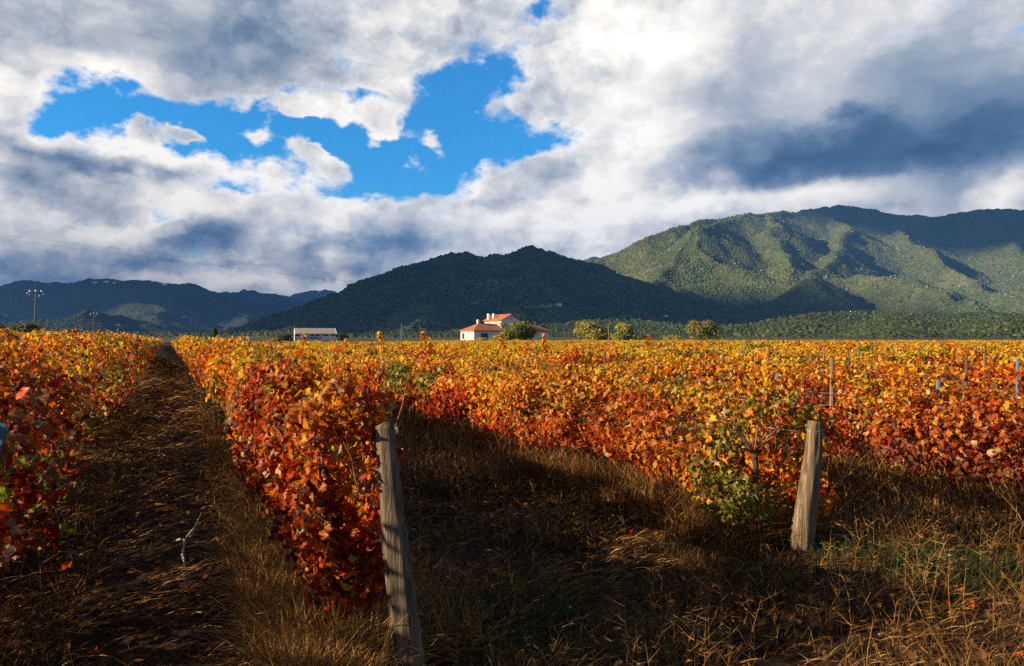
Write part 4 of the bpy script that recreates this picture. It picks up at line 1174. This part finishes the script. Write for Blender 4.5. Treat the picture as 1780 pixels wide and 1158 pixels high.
def shed():
    D0 = 220.0
    a, b = at(512, 593, D0), at(584, 593, D0)
    W = b[0] - a[0]
    root = empty('farm_shed', (a[0], D0, 0), R(18)); tag(root, 'long grey white shed with a mossy sloped roof and red brown lettering', 'shed')
    z1, z2 = H + (584 - 580.6) / F * D0, H + (584 - 571) / F * D0 * 1.02
    dep = 6.0
    MB().add([(0,0,0),(W,0,0),(W,dep,0),(0,dep,0),(0,0,z1),(W,0,z1),(W,dep,z2-.1),(0,dep,z2-.1)], [(0,1,5,4),(1,2,6,5),(2,3,7,6),(3,0,4,7),(4,5,6,7)]).build('wall', M['grey_wall'], root)
    rt = .12
    q = [(.3,-.3,z1-.02),(W-.3,-.3,z1-.02),(W-.3,dep+.1,z2),(.3,dep+.1,z2)]
    MB().add(q + [(x,y,z+rt) for x,y,z in q], [(0,3,2,1),(4,5,6,7),(0,1,5,4),(1,2,6,5),(2,3,7,6),(3,0,4,7)]).build('roof', M['shed_tiles'], root)
    for x in (0, W - .26):
        q = [(x,-.35,z1-.25),(x+.26,-.35,z1-.25),(x+.26,dep+.1,z2-.2),(x,dep+.1,z2-.2)]
        MB().add(q + [(a_,b_,c_+.30) for a_,b_,c_ in q], [(0,3,2,1),(4,5,6,7),(0,1,5,4),(1,2,6,5),(2,3,7,6),(3,0,4,7)]).build('parapet', M['white_wall'], root)
    s = W / 72.0
    for (p0, p1) in ((14.3, 20.0), (25.2, 31.5), (37.7, 45), (47, 55), (59, 69), (71.2, 81)):
        x0, x1 = (p0 - 12) * s, (p1 - 12) * s
        MB().box((x0, -.03, z1 - .62), (x1, -.003, z1 - .2)).build('window', M['glass'], root)
    MB().box((57.3 * s - 12 * s, -.03, z1 - 1.75), (57.9 * s - 12 * s, -.003, z1 - .75)).build('drainpipe', M['cable'], root)
    # lettering
    for word, p0, p1 in (('S', 27.6, 29.9), ('FORNELLI', 33.9, 56.0)):
        tx = D.curves.new('lettering', 'FONT'); tx.body = word; tx.size = 1.0; tx.extrude = .02; tx.space_character = 1.3; tx.offset = .045
        to = D.objects.new('lettering_curve', tx); COL.objects.link(to)
        me = D.meshes.new_from_object(to.evaluated_get(bpy.context.evaluated_depsgraph_get()))
        xs = [v.co.x for v in me.vertices]; ys = [v.co.y for v in me.vertices]
        for v in me.vertices:
            v.co = ((v.co.x - min(xs)) * (p1 - p0) * s / (max(xs) - min(xs)), -.04 - v.co.z, (v.co.y - min(ys)) * .72 / (max(ys) - min(ys)))
        me.materials.clear(); me.materials.append(M['letter'])
        D.objects.remove(to)
        lo = D.objects.new('lettering', me); COL.objects.link(lo); lo.parent = root
        lo.location = ((p0 - 12) * s, 0, z1 - 1.55)
shed()

def small_house(px, py, wpx, d, label, hh=3.2, keys='CMH'):
    d = hit(px, py, keys) or d
    p = at(px, py, d); W = wpx / F * d
    root = empty('hill_house', (p[0] - W / 2, p[1] - W * .3, p[2] - .5)); tag(root, label, 'house')
    MB().box((0, 0, -2.5), (W, W * .6, hh)).build('wall', M['white_wall'], root)
    MB().add([(-.3,-.3,hh+.003),(W+.3,-.3,hh+.003),(W+.3,W*.6+.3,hh+.003),(-.3,W*.6+.3,hh+.003),(-.3,W*.3,hh+1.6),(W+.3,W*.3,hh+1.6)], [(0,3,2,1),(0,1,5,4),(2,3,4,5),(1,2,5),(3,0,4)]).build('roof', M['grey_wall'], root)
small_house(971, 532, 11, 1000, 'tiny white house on the lower slope of the dark hill')
small_house(1158, 552, 6, 930, 'tiny white hut below the mountain, left of the feathery tree')
for i, (px, py, w, lab) in enumerate([(165, 489, 7, 'leftmost tiny house of the village on the long ridge'), (185, 488, 9, 'largest tiny house of the village on the long ridge'), (199, 490, 5, 'third tiny house of the village on the long ridge'), (285, 493, 8, 'lone tiny house right of the village on the long ridge')]):
    small_house(px, py + 3, w, 3280, lab, 6, 'L')

# ------------------------------------------------------------------ utility poles, pylons and cables
def utility_pole(px, top, d, label, span=18.):
    p = at(px, top, d); root = empty('utility_pole', (p[0], d, 0), R(12)); tag(root, label, 'utility pole', 'utility poles in a line')
    h = p[2]
    MB().tube([(-.25, 0, -.3), (-.1, 0, h * .5), (0, 0, h)], [.16, .13, .09], 10).build('shaft', M['concrete'], root, True)
    w = .85
    MB().box((-w, -.06, h - .16), (w, .06, h - .04)).tube([(-w * .9, 0, h - .1), (-w * 1.35, -.1, h - .28)], .04, 6).tube([(w * .5, 0, h - .1), (w * 1.3, .1, h - .35)], .04, 6).build('crossarm', M['concrete'], root)
    for x, z, s in ((-w, h, 1), (0, h + .05, 1), (w, h, 1), (-w * 1.4, h - .3, .7), (-w * 1.05, h - .5, .6), (w * .6, h - .7, .7), (w * 1.35, h - .4, .6)):
        q = [(x, 0, z - .02), (x, 0, z + .08 * s), (x, 0, z + .16 * s), (x, 0, z + .27 * s), (x, 0, z + .33 * s)]
        MB().tube(q, [.07 * s, .16 * s, .12 * s, .17 * s, .05 * s], 10).build('insulator', M['porcelain'], root, True)
utility_pole(62, 508, 120, 'nearest and tallest utility pole with white insulators rising behind the left vines')
utility_pole(163, 546, 235, 'middle utility pole of the line, thin and smaller, against the left ridge')
utility_pole(205, 565, 410, 'farthest tiny utility pole of the line beside the thin cypress')

def pylon(px, top, bot, d, label):
    d = (hit(px, bot, 'CMH') or d) if px > 0 else d
    p = at(px, top, d); q = at(px, bot, d); root = empty('lattice_pylon', (p[0], d, q[2] - 8)); tag(root, label, 'pylon', 'pale pylons on the slopes')
    h = p[2] - q[2] + 8
    r = .45
    m = MB()
    for sx in (-1, 1):
        for sy in (-1, 1): m.tube([(sx * r * 2, sy * r * 2, 0), (sx * r * .5, sy * r * .5, h)], .13, 5)
    for i in range(9):
        t, t2 = i / 9, (i + 1) / 9; a, b = r * (2 - 1.5 * t), r * (2 - 1.5 * t2)
        m.tube([(-a, -a, h * t), (b, -b, h * t2)], .08, 4); m.tube([(a, -a, h * t), (-b, -b, h * t2)], .08, 4)
    m.build('mast', M['stake_grey'], root)
    MB().box((-2.2, -.12, h - 1.6), (2.2, .12, h - 1.35)).build('crossarm', M['stake_grey'], root)
pylon(990, 521, 541, 930, 'pale pylon right of the tiny white house on the dark hill')
pylon(1044, 531, 545, 960, 'small faint pylon above the larger pale green round tree')
pylon(1294, 537, 558, 860, 'thin pylon at the mountain foot right of the feathery tree')
pylon(-180, 384, 560, 190, 'tall pylon outside the left frame edge that carries the long cables')

def cable(p0, p1, sag, r, label, n=60):
    a, b = at(*p0), at(*p1)
    pts = [tuple(a + (b - a) * t - np.array([0, 0, sag * 4 * t * (1 - t)])) for t in np.linspace(0, 1, n)]
    tag(MB().tube(pts, [r * (1 + 1.2 * i / n) for i in range(n)], 5).build('power_cable', M['cable'], None, True), label, 'cable', 'power cables crossing the sky')
cable((-180, 386, 190), (1294, 540, 860), 4., .015, 'uppermost of the three long cables sloping down the left sky')
cable((-180, 391, 192), (1044, 533, 960), 3., .015, 'middle one of the three long cables sloping down the left sky')
cable((-180, 396, 194), (990, 524, 930), 2.5, .015, 'lowest of the three long cables sloping down the left sky')

# ------------------------------------------------------------------ clouds added to shade the hills (outside the view, towards the sun)
def cloud(cx, cy, rx, ry, alt, seed, name='cloud', rot=0.):
    """flat based cumulus deck; cx, cy = middle of its shadow on the plain"""
    k = alt / SV.z
    ox, oy = cx + SV.x * k, cy + SV.y * k
    na, nr = 72, 16
    V, Fc = [], []
    for lay in (0, 1):
        for i in range(1, nr + 1):
            t = i / nr
            for j in range(na):
                a = 2 * math.pi * j / na
                e = 1 + .16 * float(fbm(np.array([math.cos(a) * 2.2 + seed]), np.array([math.sin(a) * 2.2]), octv=4, seed=90)[0])
                lx, ly = math.cos(a) * rx * t * e, math.sin(a) * ry * t * e
                x, y = lx * math.cos(rot) - ly * math.sin(rot), lx * math.sin(rot) + ly * math.cos(rot)
                bump = float(fbm(np.array([x / 300. + seed]), np.array([y / 300.]), octv=3, seed=91)[0])
                z = (250 * math.sqrt(max(0, 1 - t * t)) * (1 + .8 * bump)) if lay else -25 * math.sqrt(max(0, 1 - t * t)) * (1 + bump)
                V.append((x, y, z))
    V += [(0, 0, -30), (0, 0, 260)]
    B = na * nr
    for lay in (0, 1):
        o = lay * B
        for j in range(na):
            f = (2 * B + lay, o + j, o + (j + 1) % na); Fc.append(f if lay else f[::-1])
        for i in range(nr - 1):
            for j in range(na):
                f = (o + i*na + j, o + (i+1)*na + j, o + (i+1)*na + (j+1) % na, o + i*na + (j+1) % na); Fc.append(f if lay else f[::-1])
    ob = py_mesh(name, V, Fc, M['cloud'], None, True)
    ob.location = (ox, oy, alt)
    tag(ob, 'white cumulus cloud added out of view towards the low sun to shade the hills', 'cloud', 'added clouds that shade the hills', 'structure')
CL = [(80, 1600, 760, 560, 4500, 1.0, .44), (-2300, 4000, 2700, 1700, 4700, 2.0, 0.), (-1500, 8500, 3800, 2400, 4900, 3.0, 0.), (3980, 3420, 1350, 1300, 4500, 4.0, 0.)]
for c in CL: cloud(c[0], c[1], c[2], c[3], c[4], c[5], rot=c[6])

# ------------------------------------------------------------------ air
def haze():
    m = D.materials.new('haze'); m.use_nodes = True; t = m.node_tree; t.nodes.clear(); n = NT(t)
    out = n.n('ShaderNodeOutputMaterial')
    v = n.n('ShaderNodeVolumePrincipled'); v.inputs['Color'].default_value = (.13, .38, 1.0, 1); v.inputs['Density'].default_value = HAZE; v.inputs['Anisotropy'].default_value = .0
    t.links.new(v.outputs[0], out.inputs[1])
    o = MB().box((-14500, -14500, -8), (14500, 14500, 760)).build('haze', m)
    tag(o, 'thin blue air between the vineyard and the far hills', 'haze', kind='stuff')
HAZE = 8.0e-5
if HAZE: haze()
